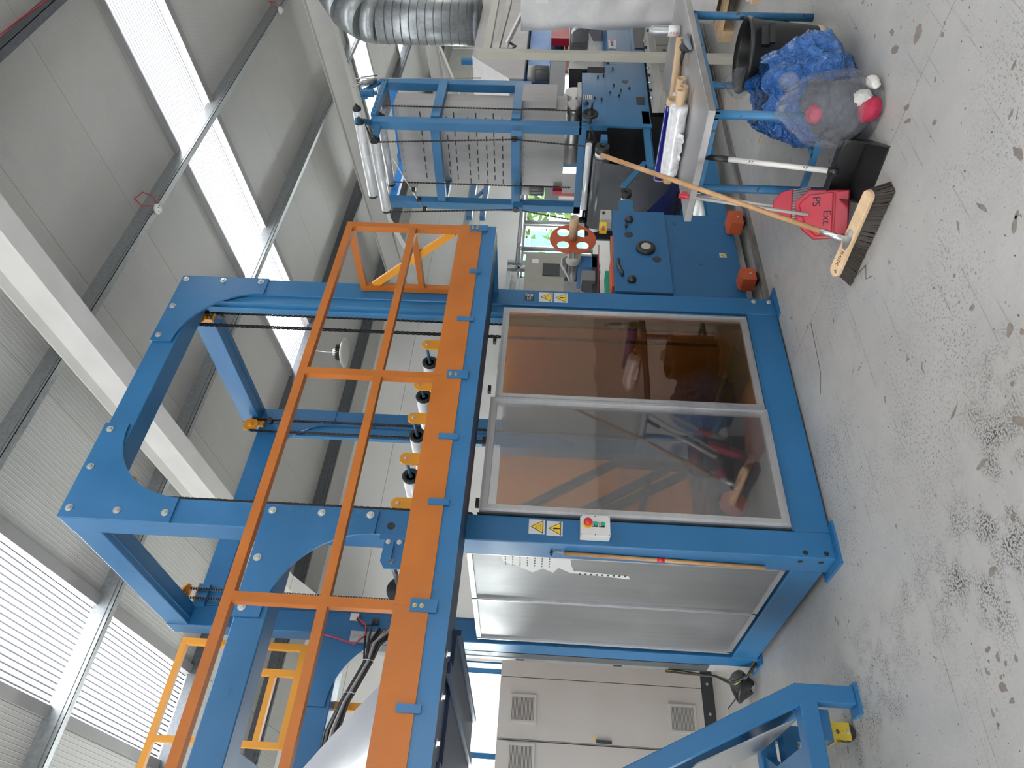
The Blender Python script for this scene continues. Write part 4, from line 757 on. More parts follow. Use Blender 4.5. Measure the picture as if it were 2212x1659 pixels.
ro = MB().cyl((3.55, 0.30, 0.955), (3.55, 0.62, 0.955), 0.040, 24).build('small_roller', white, rt); MB().pipe((3.55, 0.24, 0.955), (3.55, 0.29, 0.955), 0.048, 0.02, 24).build('end_hub', blackp, ro)
MB().bar((3.60, 0.235, 0.985), (4.0, 0.235, 0.765), 0.012, 0.05).build('roller_arm', blue2, rt)
B(3.30, 3.46, 0.27, 0.285, 0.90, 1.02).build('roller_bracket', blue2, rt); B(3.28, 3.44, 0.40, 0.415, 0.84, 1.05).build('roller_bracket', blue2, rt)
B(3.90, 4.86, 0.22, 0.25, 0.69, 0.757).build('film_guide_beam', blue2, rt); B(3.90, 4.86, 0.22, 0.30, 0.685, 0.695).build('film_guide_beam', blue2, rt)
MB().cyl((4.35, 0.10, 1.28), (4.35, 0.24, 1.21), 0.01, 8).build('roller_axle', blackp, rt); B(4.12, 4.22, 0.10, 0.22, 1.12, 1.18).build('bearing_block', blue2, rt)
ro = MB().cyl((4.24, 0.22, 1.28), (4.24, 0.95, 1.28), 0.03, 24).build('idler_roller', white, rt)
# ------------------------------------------------------------------ drying tower
tw = thing('drying_tower', 'blue framed tower with louvred steel panel and white rollers on top', 'machine', (4.9, 0.7, 0))
xa, xb = 4.54, 5.30
for (x, y, z0) in ((xa, 0.22, 1.345), (xb, 0.22, 1.87), (xa, 1.15, 1.30), (xb + 0.1, 1.15, 1.30)): B(x, x + 0.10, y, y + 0.09, z0, 3.42).build('post', blue2, tw, bev=0.005)
for z in (1.945, 2.742): B(xa + 0.1, xb + 0.04, 0.205, 0.295, z, z + 0.092).build('cross_beam', blue2, tw, bev=0.004); B(xa + 0.01, xa + 0.09, 0.31, 1.15, z, z + 0.092).build('cross_beam', blue2, tw, bev=0.004); B(xa + 0.1, xb, 1.17, 1.24, z, z + 0.09).build('cross_beam', blue2, tw)
B(xa + 0.1, xb + 0.04, 0.20, 0.28, 3.38, 3.43).build('cross_beam', blue2, tw); B(xb + 0.02, xb + 0.1, 0.3, 1.15, 3.30, 3.38).build('cross_beam', bblue, tw); B(xa + 0.1, xb, 1.17, 1.24, 3.30, 3.38).build('cross_beam', bblue, tw)
B(xa, xa + 0.10, 0.22, 1.25, 1.30, 1.37).build('cross_beam', blue2, tw)
for i in range(9): MB().cyl((xa + 0.15 + i * 0.075, 0.20, 3.405), (xa + 0.15 + i * 0.075, 0.198, 3.405), 0.008, 10).build('bolt_hole', signk, tw)
B(4.97, 5.20, 0.28, 1.20, 1.96, 3.27).build('upper_chamber', stain, tw); B(4.965, 5.22, 0.26, 1.215, 1.95, 1.965).build('chamber_flange', steel, tw); B(4.97, 5.26, 0.30, 1.20, 1.50, 1.95).build('lower_chamber', stain, tw)
B(4.97, 5.30, 0.20, 0.28, 1.6, 1.95).build('air_duct', stain, tw); lo = None; k = 0
for row, z in enumerate((3.0, 2.73, 2.65, 2.51, 2.42, 2.32, 2.24, 2.15)):
    for i in range(8):
        y = 0.35 + i * 0.105 + (0.05 if row % 2 else 0)
        if lo is None: lo = MB().prism([(4.97, y, z), (4.97, y + 0.062, z), (4.97, y + 0.062, z + 0.006), (4.97, y + 0.055, z + 0.010), (4.97, y + 0.007, z + 0.010), (4.97, y, z + 0.006)], (-0.006, 0, 0)).build('louver', signk, tw, loc=(4.97, y, z)); b0 = Vector((4.97, y, z))
        else: piece(lo, (4.97, y, z), tw)
rv = None
for i in range(11):
    for z in (3.24, 1.975, 1.93):
        p = (4.969, 0.30 + i * 0.085, z)
        if rv is None: rv = MB().cyl(p, (4.966, p[1], z), 0.004, 6).build('rivet', signk, tw, loc=p)
        else: piece(rv, p, tw)
for (x, y0_, y1_, z, r_) in ((4.30, 0.09, 0.92, 3.452, 0.045), (4.40, 0.34, 1.17, 3.365, 0.050), (4.80, 0.32, 1.12, 3.375, 0.042), (4.55, 0.10, 0.9, 3.53, 0.042)):
    ro = MB().cyl((x, y0_, z), (x, y1_, z), r_, 28).build('roller', white, tw); MB().lathe((x, y0_, z), (0, -1, 0), [(r_ * 1.01, -0.012), (r_ * 1.02, 0.01), (r_ * 0.8, 0.02), (r_ * 0.4, 0.03), (0.01, 0.05), (0, 0.05)]).build('end_cap', black, ro)
    MB().lathe((x, y1_, z), (0, 1, 0), [(r_ * 1.01, -0.012), (r_ * 1.02, 0.01), (0, 0.012)]).build('end_cap', black, ro)
MB().bar((4.54, 0.235, 3.41), (4.22, 0.03, 3.46), 0.05, 0.02).build('roller_arm', blue2, tw); MB().bar((4.56, 0.26, 3.35), (4.40, 0.30, 3.345), 0.03, 0.06).build('roller_arm', blue2, tw)
MB().bar((5.35, 0.22, 3.42), (5.1, 0.22, 3.60), 0.03, 0.04).build('cylinder_arm', blue2, tw); MB().bar((5.0, 0.18, 3.43), (5.0, 0.18, 3.56), 0.03, 0.04).build('cylinder_arm', blue2, tw); MB().bar((4.78, 0.12, 3.50), (5.02, 0.18, 3.56), 0.02, 0.06).build('cylinder_arm', blue2, tw); MB().bar((4.85, 0.1, 3.42), (4.85, 0.1, 3.55), 0.06, 0.05).build('cylinder_arm', blue2, tw)
MB().cyl((5.28, 0.19, 3.50), (5.12, 0.15, 3.60), 0.03, 16).build('air_cylinder', galv, tw); MB().cyl((5.12, 0.15, 3.60), (5.0, 0.12, 3.66), 0.01, 8).build('piston_rod', zinc, tw)
MB().tube([(5.2, 0.2, 3.56), (5.25, 0.2, 3.68), (5.35, 0.2, 3.66), (5.4, 0.2, 3.5)], 0.006, 6).build('air_hose', blackp, tw)
for pts in ([(4.45, 0.19, 3.45), (4.28, 0.28, 3.35)], [(4.30, 0.30, 3.35), (4.35, 0.26, 1.99)], [(4.35, 0.26, 1.99), (4.28, 0.27, 1.25)], [(4.78, 0.19, 3.30), (4.78, 0.19, 1.40)], [(4.45, 0.85, 3.25), (4.45, 0.85, 1.42)], [(4.39, 1.19, 3.36), (4.36, 1.08, 1.98)], [(4.36, 1.08, 1.98), (4.40, 1.22, 1.38)]):
    b = MB(); p, q = Vector(pts[0]), Vector(pts[1]); n_ = int((q - p).length / 0.03); 
    for i in range(n_): c0 = p.lerp(q, i / n_); c1 = p.lerp(q, (i + 0.75) / n_); b.bar(c0, c1, 0.010, 0.014)
    b.bar(p, q, 0.006, 0.006); stuff(b.build('drive_chain', chainm, tw))
for (x, y, z) in ((4.36, 0.26, 1.99), (4.36, 1.08, 1.98)): B(x + 0.0, x + 0.1, y - 0.03, y + 0.03, z - 0.07, z + 0.03).build('tensioner', blue2, tw); MB().cyl((x - 0.01, y, z), (x, y, z), 0.03, 14).build('tension_sprocket', chainm, tw)
MB().cyl((4.42, 0.55, 3.22), (4.42, 1.20, 2.95), 0.008, 8).build('mixing_rod', zinc, tw)
for i in range(3): MB().cyl((4.40, 0.9 + 0.12 * i, 3.06 - 0.045 * i), (4.40, 0.9 + 0.12 * i, 3.02 - 0.045 * i), 0.025, 12).build('ring_holder', chainm, tw)
MB().cyl((5.32, 0.2, 3.72), (5.40, 0.2, 2.4), 0.006, 6).build('cable_wire', greyp, tw)
# plate machine below the tower
B(4.60, 5.80, 0.22, 0.26, 0.675, 1.10).build('side_plate', blue2, tw, bev=0.003); B(4.55, 5.60, 0.22, 0.26, 1.10, 1.345).build('side_plate', blue2, tw); B(4.55, 4.60, 0.205, 0.22, 0.675, 1.345).build('plate_edge', blue2, tw)
B(4.56, 4.60, 0.26, 1.2, 1.30, 1.34).build('plate_edge', blue2, tw); B(5.80, 5.9, 0.22, 0.4, 0.68, 1.05).build('plate_edge', blue2, tw)
for (x, z, r_) in ((5.44, 0.90, 0.034),): MB().cyl((x, 0.22, z), (x, 0.218, z), r_, 20).build('plate_hole', signk, tw)
B(4.98, 5.13, 0.217, 0.22, 0.715, 0.80).build('plate_slot', signk, tw)
MB().lathe((4.97, 0.22, 1.306), (0, -1, 0), [(0.028, 0), (0.028, 0.015), (0.012, 0.018), (0.012, 0.026), (0, 0.026)]).build('knob', blackp, tw)
for (x, z) in ((5.55, 1.12), (5.52, 1.18), (5.35, 1.02), (5.25, 0.95), (5.2, 1.06), (5.14, 0.97), (5.06, 1.15), (5.08, 1.22), (5.7, 1.02), (5.3, 0.86)): MB().cyl((x, 0.22, z), (x, 0.20, z), 0.009, 10).build('stud', blackp, tw)
warn(tw, 4.76, 0.219, 1.275, 0.11, 'hand'); rp = B(5.05, 5.14, 0.217, 0.22, 1.25, 1.33).build('rating_plate', signw, tw)
for i in range(4): B(5.058, 5.13, 0.216, 0.217, 1.26 + i * 0.018, 1.268 + i * 0.018).build('plate_line', signk, rp)
hw = MB().lathe((4.60, 0.14, 1.275), (0, -1, 0), [(0.03, 0), (0.075, 0.01), (0.08, 0.03), (0.07, 0.04), (0.05, 0.025), (0.02, 0.02), (0.02, 0.035), (0, 0.035)]).build('hand_wheel', blackp, tw); MB().cyl((4.66, 0.10, 1.26), (4.66, 0.03, 1.26), 0.01, 10).build('crank_grip', blackp, hw); MB().cyl((4.60, 0.14, 1.275), (4.60, 0.22, 1.275), 0.02, 12).build('wheel_shaft', galvd, hw)
MB().lathe((4.40, 0.28, 1.25), (0, -1, 0), [(0, 0), (0.06, 0), (0.06, 0.012), (0, 0.014)]).build('chain_wheel', chainm, tw); MB().cyl((4.42, 0.2, 1.27), (4.42, 1.2, 1.27), 0.012, 10).build('drive_shaft', chainm, tw)
MB().lathe((4.40, 1.22, 1.27), (0, -1, 0), [(0, 0), (0.05, 0), (0.05, 0.012), (0, 0.014)]).build('chain_wheel', chainm, tw)
MB().cyl((5.35, 0.30, 1.42), (5.35, 1.1, 1.42), 0.10, 28).build('chrome_roller', steel, tw); MB().cyl((5.05, 0.26, 1.42), (5.05, 0.36, 1.42), 0.07, 28).build('chrome_roller', steel, tw)
B(5.1, 5.4, 0.22, 0.28, 1.35, 1.39).build('valve_block', fan, tw); guard(4.85, 4.98, tw)
B(4.9, 5.9, 0.3, 1.2, 0.08, 1.28).build('dark_gap_box', mat('dark_recess', (0.008, 0.009, 0.012), 0.7), tw)  # near-black box added, recess darkness put into its colour
bc = B(4.80, 6.35, -0.02, 0.20, 0.22, 0.60).build('beige_control_cabinet', beige, tw, bev=0.004); B(4.80, 6.35, 0.0, 0.20, 0.60, 0.66).build('switch_strip', fan, bc)
for i in range(9): MB().cyl((4.9 + i * 0.15, 0.10, 0.66), (4.9 + i * 0.15, 0.10, 0.69), 0.014, 10).build('switch', blackp if i % 2 else zinc, bc)
for x in (5.55, 5.63): B(x, x + 0.035, -0.023, -0.02, 0.50, 0.53).build('socket', signk, bc)
for x in (5.2, 5.75): B(x, x + 0.005, -0.022, -0.02, 0.23, 0.60).build('lid_joint', darkg, bc)
# blower motors on both sides of the tower
for (x, y) in ((6.1, 0.50), (5.05, 1.28)):
    s_ = 1
    MB().cyl((x, y, 1.70), (x, y, 1.90), 0.085, 22).build('blower_motor', motor, tw); MB().cyl((x, y, 1.86), (x, y, 1.94), 0.09, 22).build('motor_cap', fan, tw)
    for i in range(12): a_ = i * math.pi / 6; MB().bar((x + 0.085 * math.cos(a_), y + 0.085 * math.sin(a_), 1.71), (x + 0.085 * math.cos(a_), y + 0.085 * math.sin(a_), 1.86), 0.004, 0.014, (math.cos(a_), math.sin(a_), 0)).build('cooling_fin', motor, tw)
B(5.35, 6.25, 0.42, 0.62, 1.52, 1.69).build('blower_duct', dgrey, tw); B(4.97, 5.15, 1.205, 1.40, 1.53, 1.69).build('blower_duct', dgrey, tw); B(4.9, 4.97, 1.22, 1.26, 1.5, 1.6).build('red_flange', redp, tw)
# ------------------------------------------------------------------ blue cabinet with brand plate and the line beyond
bc2 = thing('line_cabinet', 'blue machine cabinet with a black door window and white brand plate', 'cabinet', (6.5, 0.5, 0))
B(6.05, 7.6, 0.24, 0.9, 0.12, 1.06).build('body', blue, bc2, bev=0.006); B(6.10, 7.0, 0.225, 0.24, 0.16, 0.80).build('door', blue, bc2); B(6.18, 6.78, 0.215, 0.225, 0.18, 0.76).build('door_window', darkg, bc2)
bp = B(6.20, 6.40, 0.234, 0.239, 0.965, 1.05).build('brand_plate', mat('brand_white', (0.6, 0.6, 0.6), 0.4), bc2); text('amut', 0.062, signk, (6.32, 0.233, 1.015), (1, 0, 0), (0, 0, 1), bp); B(6.355, 6.39, 0.232, 0.2335, 0.99, 1.03).build('brand_mark', red, bp)
ex = thing('extruder_line', 'bright blue extruder covers behind the beige stand', 'machine', (7.0, 0.9, 0))
for (a, b_, z0, z1, m_) in ((5.45, 6.02, 1.69, 1.95, bblue), (6.3, 7.9, 1.70, 1.965, bblue), (6.45, 7.9, 1.54, 1.69, blue2)): B(a, b_, 0.66, 1.2, z0, z1).build('extruder_cover', m_, ex)
B(5.62, 5.74, 0.655, 0.66, 1.72, 1.80).build('data_plate', signw, ex); B(7.0, 7.9, 0.5, 0.6, 1.48, 1.70).build('red_guard', redp, ex); B(6.45, 7.9, 0.62, 0.66, 1.49, 1.53).build('red_edge', redor, ex)
MB().cyl((6.9, 0.45, 1.36), (8.0, 0.45, 1.36), 0.11, 28).build('chrome_drum', steel, ex); b = MB(); b.prism([(6.25, 0.5, 1.48), (7.4, 0.5, 1.42), (7.4, 0.5, 1.3), (6.25, 0.5, 1.03)], (0, 0.02, 0)); b.build('film_sheet', film_d, ex)
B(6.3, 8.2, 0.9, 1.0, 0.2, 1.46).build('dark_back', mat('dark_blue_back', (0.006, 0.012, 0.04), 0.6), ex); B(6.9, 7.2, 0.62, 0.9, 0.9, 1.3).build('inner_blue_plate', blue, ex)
hp = thing('steel_hopper', 'large stainless steel hopper narrowing down below a fat spiral duct', 'hopper', (7.4, 1.0, 2.0))
b = MB(); vt = [(6.50, 0.5, 2.60), (8.6, 0.5, 2.60), (8.6, 1.7, 2.60), (6.50, 1.7, 2.60)]; vb = [(6.04, 0.5, 2.02), (8.6, 0.5, 2.02), (8.6, 1.7, 2.02), (6.04, 1.7, 2.02)]
b.prism([(6.50, 0.5, 2.62), (8.6, 0.5, 2.62), (8.6, 0.5, 1.98), (5.98, 0.5, 1.98), (5.98, 0.5, 2.15)], (0, 1.2, 0)); b.build('hopper_body', stain, hp, bev=0.01)
dc = thing('spiral_duct', 'fat galvanised spiral air duct rising from the steel hopper', 'duct', (7.62, 0.6, 2.7)); cx_, cy_, r_ = 7.62, 0.62, 0.27
MB().cyl((cx_, cy_, 2.66), (cx_, cy_, 3.95), r_, 36).build('duct_pipe', galv, dc); MB().cyl((cx_, cy_, 2.62), (cx_, cy_, 2.70), r_ + 0.03, 36).build('duct_flange', galvd, dc)
for i in range(11): MB().lathe((cx_, cy_, 2.78 + i * 0.105), (0.02, 0, 1), [(r_, -0.006), (r_ + 0.008, 0), (r_, 0.006)], 36).build('duct_seam', galvd, dc)
pts = [Vector((cx_, cy_, 3.95)), Vector((cx_ + 0.02, cy_ - 0.02, 4.12)), Vector((cx_ + 0.16, cy_ - 0.08, 4.36)), Vector((cx_ + 0.5, cy_ - 0.2, 4.60)), Vector((cx_ + 1.2, cy_ - 0.45, 4.9))]
for p, q in zip(pts, pts[1:]): MB().cyl(p, q + (q - p) * 0.04, r_ + 0.004, 36).build('duct_elbow', galv, dc)
# beige stand
bs = thing('beige_stand', 'tall beige steel stand with a cross arm and hook', 'stand', (4.58, -0.46, 0))
B(4.54, 4.61, -0.49, -0.42, 0.0, 2.34).build('post', beige, bs, bev=0.004); B(4.61, 6.4, -0.485, -0.425, 2.22, 2.285).build('cross_arm', beige, bs, bev=0.003); MB().bar((4.62, -0.455, 2.17), (6.2, -0.25, 2.15), 0.05, 0.05).build('cross_arm', beige, bs)
B(4.50, 4.66, -0.54, -0.36, 0.0, 0.01).build('foot_plate', beige, bs); MB().tube([(4.66, -0.46, 2.15), (4.66, -0.46, 2.03), (4.72, -0.46, 2.0), (4.78, -0.46, 2.05)], 0.012, 8).build('hook', galvd, bs)
MB().bar((4.72, -0.47, 2.08), (5.25, -0.50, 1.98), 0.06, 0.02).build('tie_strap', sheetw, bs)
for z in (0.35, 0.5): B(4.55, 4.60, -0.4915, -0.49, z, z + 0.03).build('post_mark', ink, bs)
# wrapped load on pallet
wl = thing('wrapped_load', 'tall load wrapped in translucent white sheeting on a pallet at the right edge', 'load', (5.9, -1.1, 0.15))
b = MB(); nx, ny = 30, 24; Z = lambda t: 0.17 + 1.80 * t
def lring(t, n=64):
    o_ = []
    for i in range(n):
        a_ = i / n * 4; s_ = int(a_); f_ = a_ - s_; c = [(5.12, -1.75), (6.5, -1.75), (6.5, -0.44), (5.12, -0.44)]; p = Vector((*c[s_], 0)).lerp(Vector((*c[(s_ + 1) % 4], 0)), f_)
        n_ = noise.noise(Vector((p.x * 2.2, p.y * 2.2, t * 3))) * 0.05 + (1 - 2 * abs(noise.noise(Vector((p.x * 6, p.y * 6, t * 5))))) * 0.022; ctr = Vector((5.8, -1.1, 0)); d_ = (p - ctr).normalized(); k = 1 - 0.05 * max(0, 0.35 - t); q = ctr + (p - ctr) * (1 - 0.10 * (1 - t) ** 2) + d_ * n_; o_.append((q.x, q.y, Z(t)))
    return o_
vs = []; nl = 40
for j in range(nl): vs += lring(j / (nl - 1))
b.add(vs, [(j * 64 + i, j * 64 + (i + 1) % 64, (j + 1) * 64 + (i + 1) % 64, (j + 1) * 64 + i) for j in range(nl - 1) for i in range(64)], True); b.add(vs[-64:], [tuple(range(64))]); b.build('sheeting', sheetw, wl)
lbp = B(5.1, 5.104, -0.95, -0.68, 1.72, 1.90).build('paper_label', mat('label_paper', (0.62, 0.62, 0.6), 0.6), wl)
for i in range(6): B(5.097, 5.1, -0.93, -0.72, 1.74 + i * 0.022, 1.748 + i * 0.022).build('label_line', darkg, lbp)
pl = thing('pallet', 'pale wooden pallet under the wrapped load', 'pallet', (5.9, -1.0, 0))
for y in (-1.55, -1.0, -0.45): 
    for x in (5.02, 5.7, 6.3): B(x, x + 0.14, y - 0.05, y + 0.05, 0.02, 0.10).build('block', woodl, pl)
    B(5.02, 6.44, y - 0.05, y + 0.05, 0.0, 0.02).build('bottom_board', woodl, pl)
for i in range(7): B(5.02 + i * 0.2, 5.16 + i * 0.2, -1.62, -0.40, 0.10, 0.122).build('deck_board', woodl, pl)
pl2 = thing('timber_stack', 'short stack of rough wooden slats beside the pallet', 'timber', (4.5, -1.15, 0))
for i, (x, z, m_) in enumerate(((4.42, 0.0, woodl), (4.56, 0.0, whitep), (4.72, 0.0, woodl), (4.88, 0.0, woodl))): B(x, x + 0.11, -2.4, -0.98 + 0.03 * i, z, z + 0.05 + 0.01 * (i % 2)).build('slat', m_, pl2)
# ------------------------------------------------------------------ work table
tb = thing('work_table', 'steel topped work table on worn blue legs', 'table', (2.5, -1.25, 0))
B(1.70, 3.45, -1.565, -0.86, 0.775, 0.815).build('table_top', steel, tb, bev=0.003)
for (x, y) in ((1.80, -1.03), (1.80, -1.49), (3.0, -1.49), (3.0, -1.03)): MB().cyl((x, y, 0.0), (x, y, 0.775), 0.024, 20).build('leg', worn, tb)
for (p, q) in (((1.80, -1.03, 0.16), (1.80, -1.49, 0.16)), ((3.0, -1.03, 0.16), (3.0, -1.49, 0.16)), ((1.8, -1.26, 0.16), (3.0, -1.26, 0.16))): MB().bar(p, q, 0.03, 0.03).build('foot_rail', worn, tb)
B(1.78, 3.02, -1.05, -1.01, 0.735, 0.775).build('apron', worn, tb); B(1.78, 3.02, -1.51, -1.47, 0.735, 0.775).build('apron', worn, tb); B(1.78, 1.82, -1.51, -1.01, 0.735, 0.775).build('apron', worn, tb)
def roll(nm, lb, p, q, r_, rc, m_, ca, cb_, grp='film rolls and cores on the steel table'):
    t = thing(nm, lb, 'roll', p, grp); p = Vector(p); q = Vector(q); d = (q - p).normalized()
    if m_:
        b = MB(); L_ = (q - p).length; pr = [(rc, 0), (r_ * 0.9, 0.002), (r_, 0.012)] + [(r_ * (1 + 0.02 * math.sin(k * 2.1)), L_ * k / 12) for k in range(1, 12)] + [(r_ * 0.98, L_ - 0.02), (r_ * 0.8, L_), (rc, L_ + 0.002)]; b.lathe(p, d, pr, 32); b.build('wound_film', m_, t)
    MB().pipe(p - d * ca, q + d * cb_, rc, rc * 0.84, 28).build('cardboard_core', card, t); return t
t = roll('film_roll', 'large roll of clear white stretch film nearest the table corner', (2.235, -1.30, 0.872), (2.17, -0.86, 0.872), 0.056, 0.026, wrap, 0.085, 0.05)
b = MB(); vs = []
for i in range(9):
    for j in range(5): vs.append((2.185 - 0.012 * j + 0.004 * math.sin(i * 3 + j), -1.16 + i * 0.022, 0.915 - 0.022 * j + 0.006 * math.sin(i * 2.3 + j * 1.7)))
b.add(vs, [(i * 5 + j, i * 5 + j + 1, (i + 1) * 5 + j + 1, (i + 1) * 5 + j) for i in range(8) for j in range(4)]); b.build('crumpled_flap', wrap, t)
roll('blue_film_roll', 'roll of glossy navy blue stretch film on a cardboard core', (2.36, -1.235, 0.895), (2.36, -0.70, 0.895), 0.040, 0.036, navy, 0.035, 0.0)
roll('film_roll', 'second roll of clear film from the table corner, partly hidden', (2.335, -1.26, 0.845), (2.30, -0.90, 0.84), 0.032, 0.025, wrap, 0.10, 0.0)
roll('film_roll', 'thin roll of clear film furthest from the table corner', (2.46, -1.25, 0.85), (2.47, -0.95, 0.85), 0.036, 0.025, wrap, 0.10, 0.0)
roll('cardboard_tube', 'long bare cardboard tube lying across the table', (2.80, -1.44, 0.842), (2.62, -0.95, 0.842), 0.026, 0.026, None, 0.0, 0.0)
gl = thing('black_glove', 'crumpled black glove and grey rag on the table edge', 'glove', (2.62, -1.5, 0.82))
b = MB(); b.tube([(2.66, -1.50, 0.83), (2.58, -1.48, 0.845), (2.50, -1.50, 0.835)], [0.012, 0.03, 0.015], 8); b.tube([(2.60, -1.46, 0.84), (2.58, -1.40, 0.85), (2.60, -1.36, 0.84)], [0.015, 0.010, 0.006], 8); b.tube([(2.64, -1.48, 0.84), (2.70, -1.47, 0.85)], [0.012, 0.005], 8); b.build('glove', black, gl)
b = MB(); b.tube([(2.64, -1.53, 0.83), (2.56, -1.525, 0.84), (2.46, -1.53, 0.83)], [0.01, 0.022, 0.01], 8); b.build('rag', mat('grey_rag', (0.16, 0.18, 0.21), 0.8), gl)
sprc = thing('spray_can', 'silver spray can with white hazard label standing on the table', 'can', (3.02, -1.38, 0.815))
MB().lathe((3.02, -1.38, 0.815), (0, 0, 1), [(0, 0), (0.032, 0), (0.033, 0.004), (0.033, 0.175), (0.026, 0.19), (0.016, 0.20), (0.016, 0.204), (0, 0.204)]).build('can_body', galv, sprc); MB().cyl((3.02, -1.38, 0.82), (3.02, -1.38, 0.895), 0.0336, 28).build('label', mat('can_label', (0.7, 0.68, 0.67), 0.4), sprc); MB().cyl((3.02, -1.38, 1.018), (3.02, -1.38, 1.035), 0.010, 12).build('nozzle', blackp, sprc)
d_ = (CAM - Vector((3.02, -1.38, 0.86))); d_.z = 0; d_.normalize(); sd = Vector((-d_.y, d_.x, 0))
for i, z in enumerate((0.838, 0.858, 0.878)):
    c = Vector((3.02, -1.38, z)) + d_ * 0.0338 - sd * 0.012; b = MB(); rr_ = 0.0075
    for k in range(4):
        e0 = [sd * rr_, Vector((0, 0, rr_)), -sd * rr_, Vector((0, 0, -rr_))]; b.bar(c + e0[k], c + e0[(k + 1) % 4], 0.0012, 0.0012)
    b.build('hazard_diamond', red, sprc)
# ------------------------------------------------------------------ bin and bags
bn = thing('black_bin', 'tall round black plastic bin with side handle behind the blue bag', 'bin', (2.62, -1.42, 0)); bx, by = 2.66, -1.40
MB().lathe((bx, by, 0.0), (0, 0, 1), [(0, 0.0), (0.165, 0.0), (0.17, 0.02), (0.175, 0.05), (0.205, 0.44), (0.215, 0.445), (0.222, 0.46), (0.215, 0.475), (0.203, 0.475), (0.198, 0.44), (0.168, 0.03), (0, 0.03)], 48).build('bin_body', blackp, bn)
MB().lathe((bx, by, 0.002), (0, 0, 1), [(0.168, 0), (0.173, 0.004), (0.178, 0.05), (0.174, 0.052)], 48).build('tape_band', mat('worn_tape', (0.40, 0.34, 0.26), 0.7, var=0.3, vs=12), bn)
dv = Vector((-0.96, -0.28, 0)); dv.normalize(); hx = Vector((bx, by, 0.39)) + Vector((-0.55, -0.83, 0)) * 0.205; b = MB(); sdv = Vector((0.83, -0.55, 0)); b.bar(hx - sdv * 0.06, hx + sdv * 0.06, 0.03, 0.05); b.bar(hx - sdv * 0.06 + Vector((-0.55, -0.83, 0)) * 0.03 + Vector((0, 0, -0.03)), hx + sdv * 0.06 + Vector((-0.55, -0.83, 0)) * 0.03 + Vector((0, 0, -0.03)), 0.02, 0.03); b.build('handle', blackp, bn)
def bag(name, label, cat, c, rx, ry, h, m_, seed, lean=(0, 0), open_top=True, neck=None, nu=72, nv=44, amp=1.0, kink=True):
    t = thing(name, label, cat, (c[0], c[1], 0)); b = MB(); vs = []
    for j in range(nv):
        v = j / (nv - 1)
        for i in range(nu):
            a_ = 2 * math.pi * i / nu; dx, dy = math.cos(a_), math.sin(a_)
            prof = (math.sin(min(1, v * 3.2) * math.pi / 2) ** 0.6) * (1 - 0.25 * v ** 3) if v > 0 else 0.75
            prof = max(prof, 0.75) if v < 0.1 else prof
            if neck: prof *= 1 - (1 - neck) * max(0, (v - 0.62) / 0.38) ** 1.3
            P_ = Vector((dx * 1.6, dy * 1.6, v * 2.2 + seed)); n1 = noise.noise(P_) * 0.20; n2 = (1 - abs(noise.noise(P_ * 2.6)) * 2) * 0.06; n3 = (1 - abs(noise.noise(P_ * 6.0)) * 2) * 0.025
            r_ = prof * (1 + amp * (n1 + n2 * (0.9 + v) + n3 * (1.0 + v)))
            x = c[0] + rx * dx * r_ + lean[0] * v ** 2; y = c[1] + ry * dy * r_ + lean[1] * v ** 2; z = max(0.004, h * v * (1 + amp * 0.12 * noise.noise(Vector((dx * 2, dy * 2, seed)))) + 0.02 * noise.noise(P_ * 3) * v)
            vs.append((x, y, z))
    b.add(vs, [(j * nu + i, j * nu + (i + 1) % nu, (j + 1) * nu + (i + 1) % nu, (j + 1) * nu + i) for j in range(nv - 1) for i in range(nu)], True); b.add(vs[:nu], [tuple(range(nu))])
    if not open_top: b.add(vs[-nu:], [tuple(range(nu))])
    o = b.build('bag_film', m_, t); return t
bb = bag('blue_bag', 'large open blue plastic refuse bag leaning on the black bin', 'bag', (2.15, -1.43), 0.26, 0.27, 0.45, bagblue, 2.0, lean=(0.03, 0.02), amp=1.2, neck=0.8)
for i, (x, y, z, a_) in enumerate(((2.13, -1.32, 0.43, 0.3), (2.16, -1.28, 0.42, 1.1), (2.08, -1.26, 0.40, 0.7), (2.10, -1.20, 0.39, 2.2))): MB().bar((x, y, z), (x + 0.05 * math.cos(a_), y + 0.05 * math.sin(a_), z + 0.01), 0.012, 0.002).build('yellow_scrap', signy, bb)
cbg = bag('clear_bag', 'knotted clear plastic bag full of dark and red cloth rags', 'bag', (1.70, -1.60), 0.17, 0.175, 0.45, bagclear, 7.5, lean=(0.02, 0.02), open_top=False, neck=0.25, amp=0.9)
ragd = mat('dark_grey_cloth', (0.045, 0.05, 0.065), 0.8, var=0.3, vs=8); ragr = mat('red_cloth', (0.35, 0.015, 0.05), 0.8, var=0.2, vs=8); ragw = mat('white_cloth', (0.6, 0.58, 0.54), 0.8, var=0.1)
def lump(nm, c, r_, m_, par, seed):
    b = MB(); vs = []; nu, nv = 36, 22
    for j in range(nv):
        for i in range(nu):
            th = math.pi * j / (nv - 1); a_ = 2 * math.pi * i / nu; d = Vector((math.sin(th) * math.cos(a_), math.sin(th) * math.sin(a_), math.cos(th))); k = 1 + 0.16 * noise.noise(d * 1.8 + Vector((seed, 0, 0))) + 0.09 * (1 - 2 * abs(noise.noise(d * 4 + Vector((0, seed, 0))))); vs.append((c[0] + d.x * r_[0] * k, c[1] + d.y * r_[1] * k, max(0.012, c[2] + d.z * r_[2] * k)))
    b.add(vs, [(j * nu + i, j * nu + (i + 1) % nu, (j + 1) * nu + (i + 1) % nu, (j + 1) * nu + i) for j in range(nv - 1) for i in range(nu)], True); return b.build(nm, m_, par)
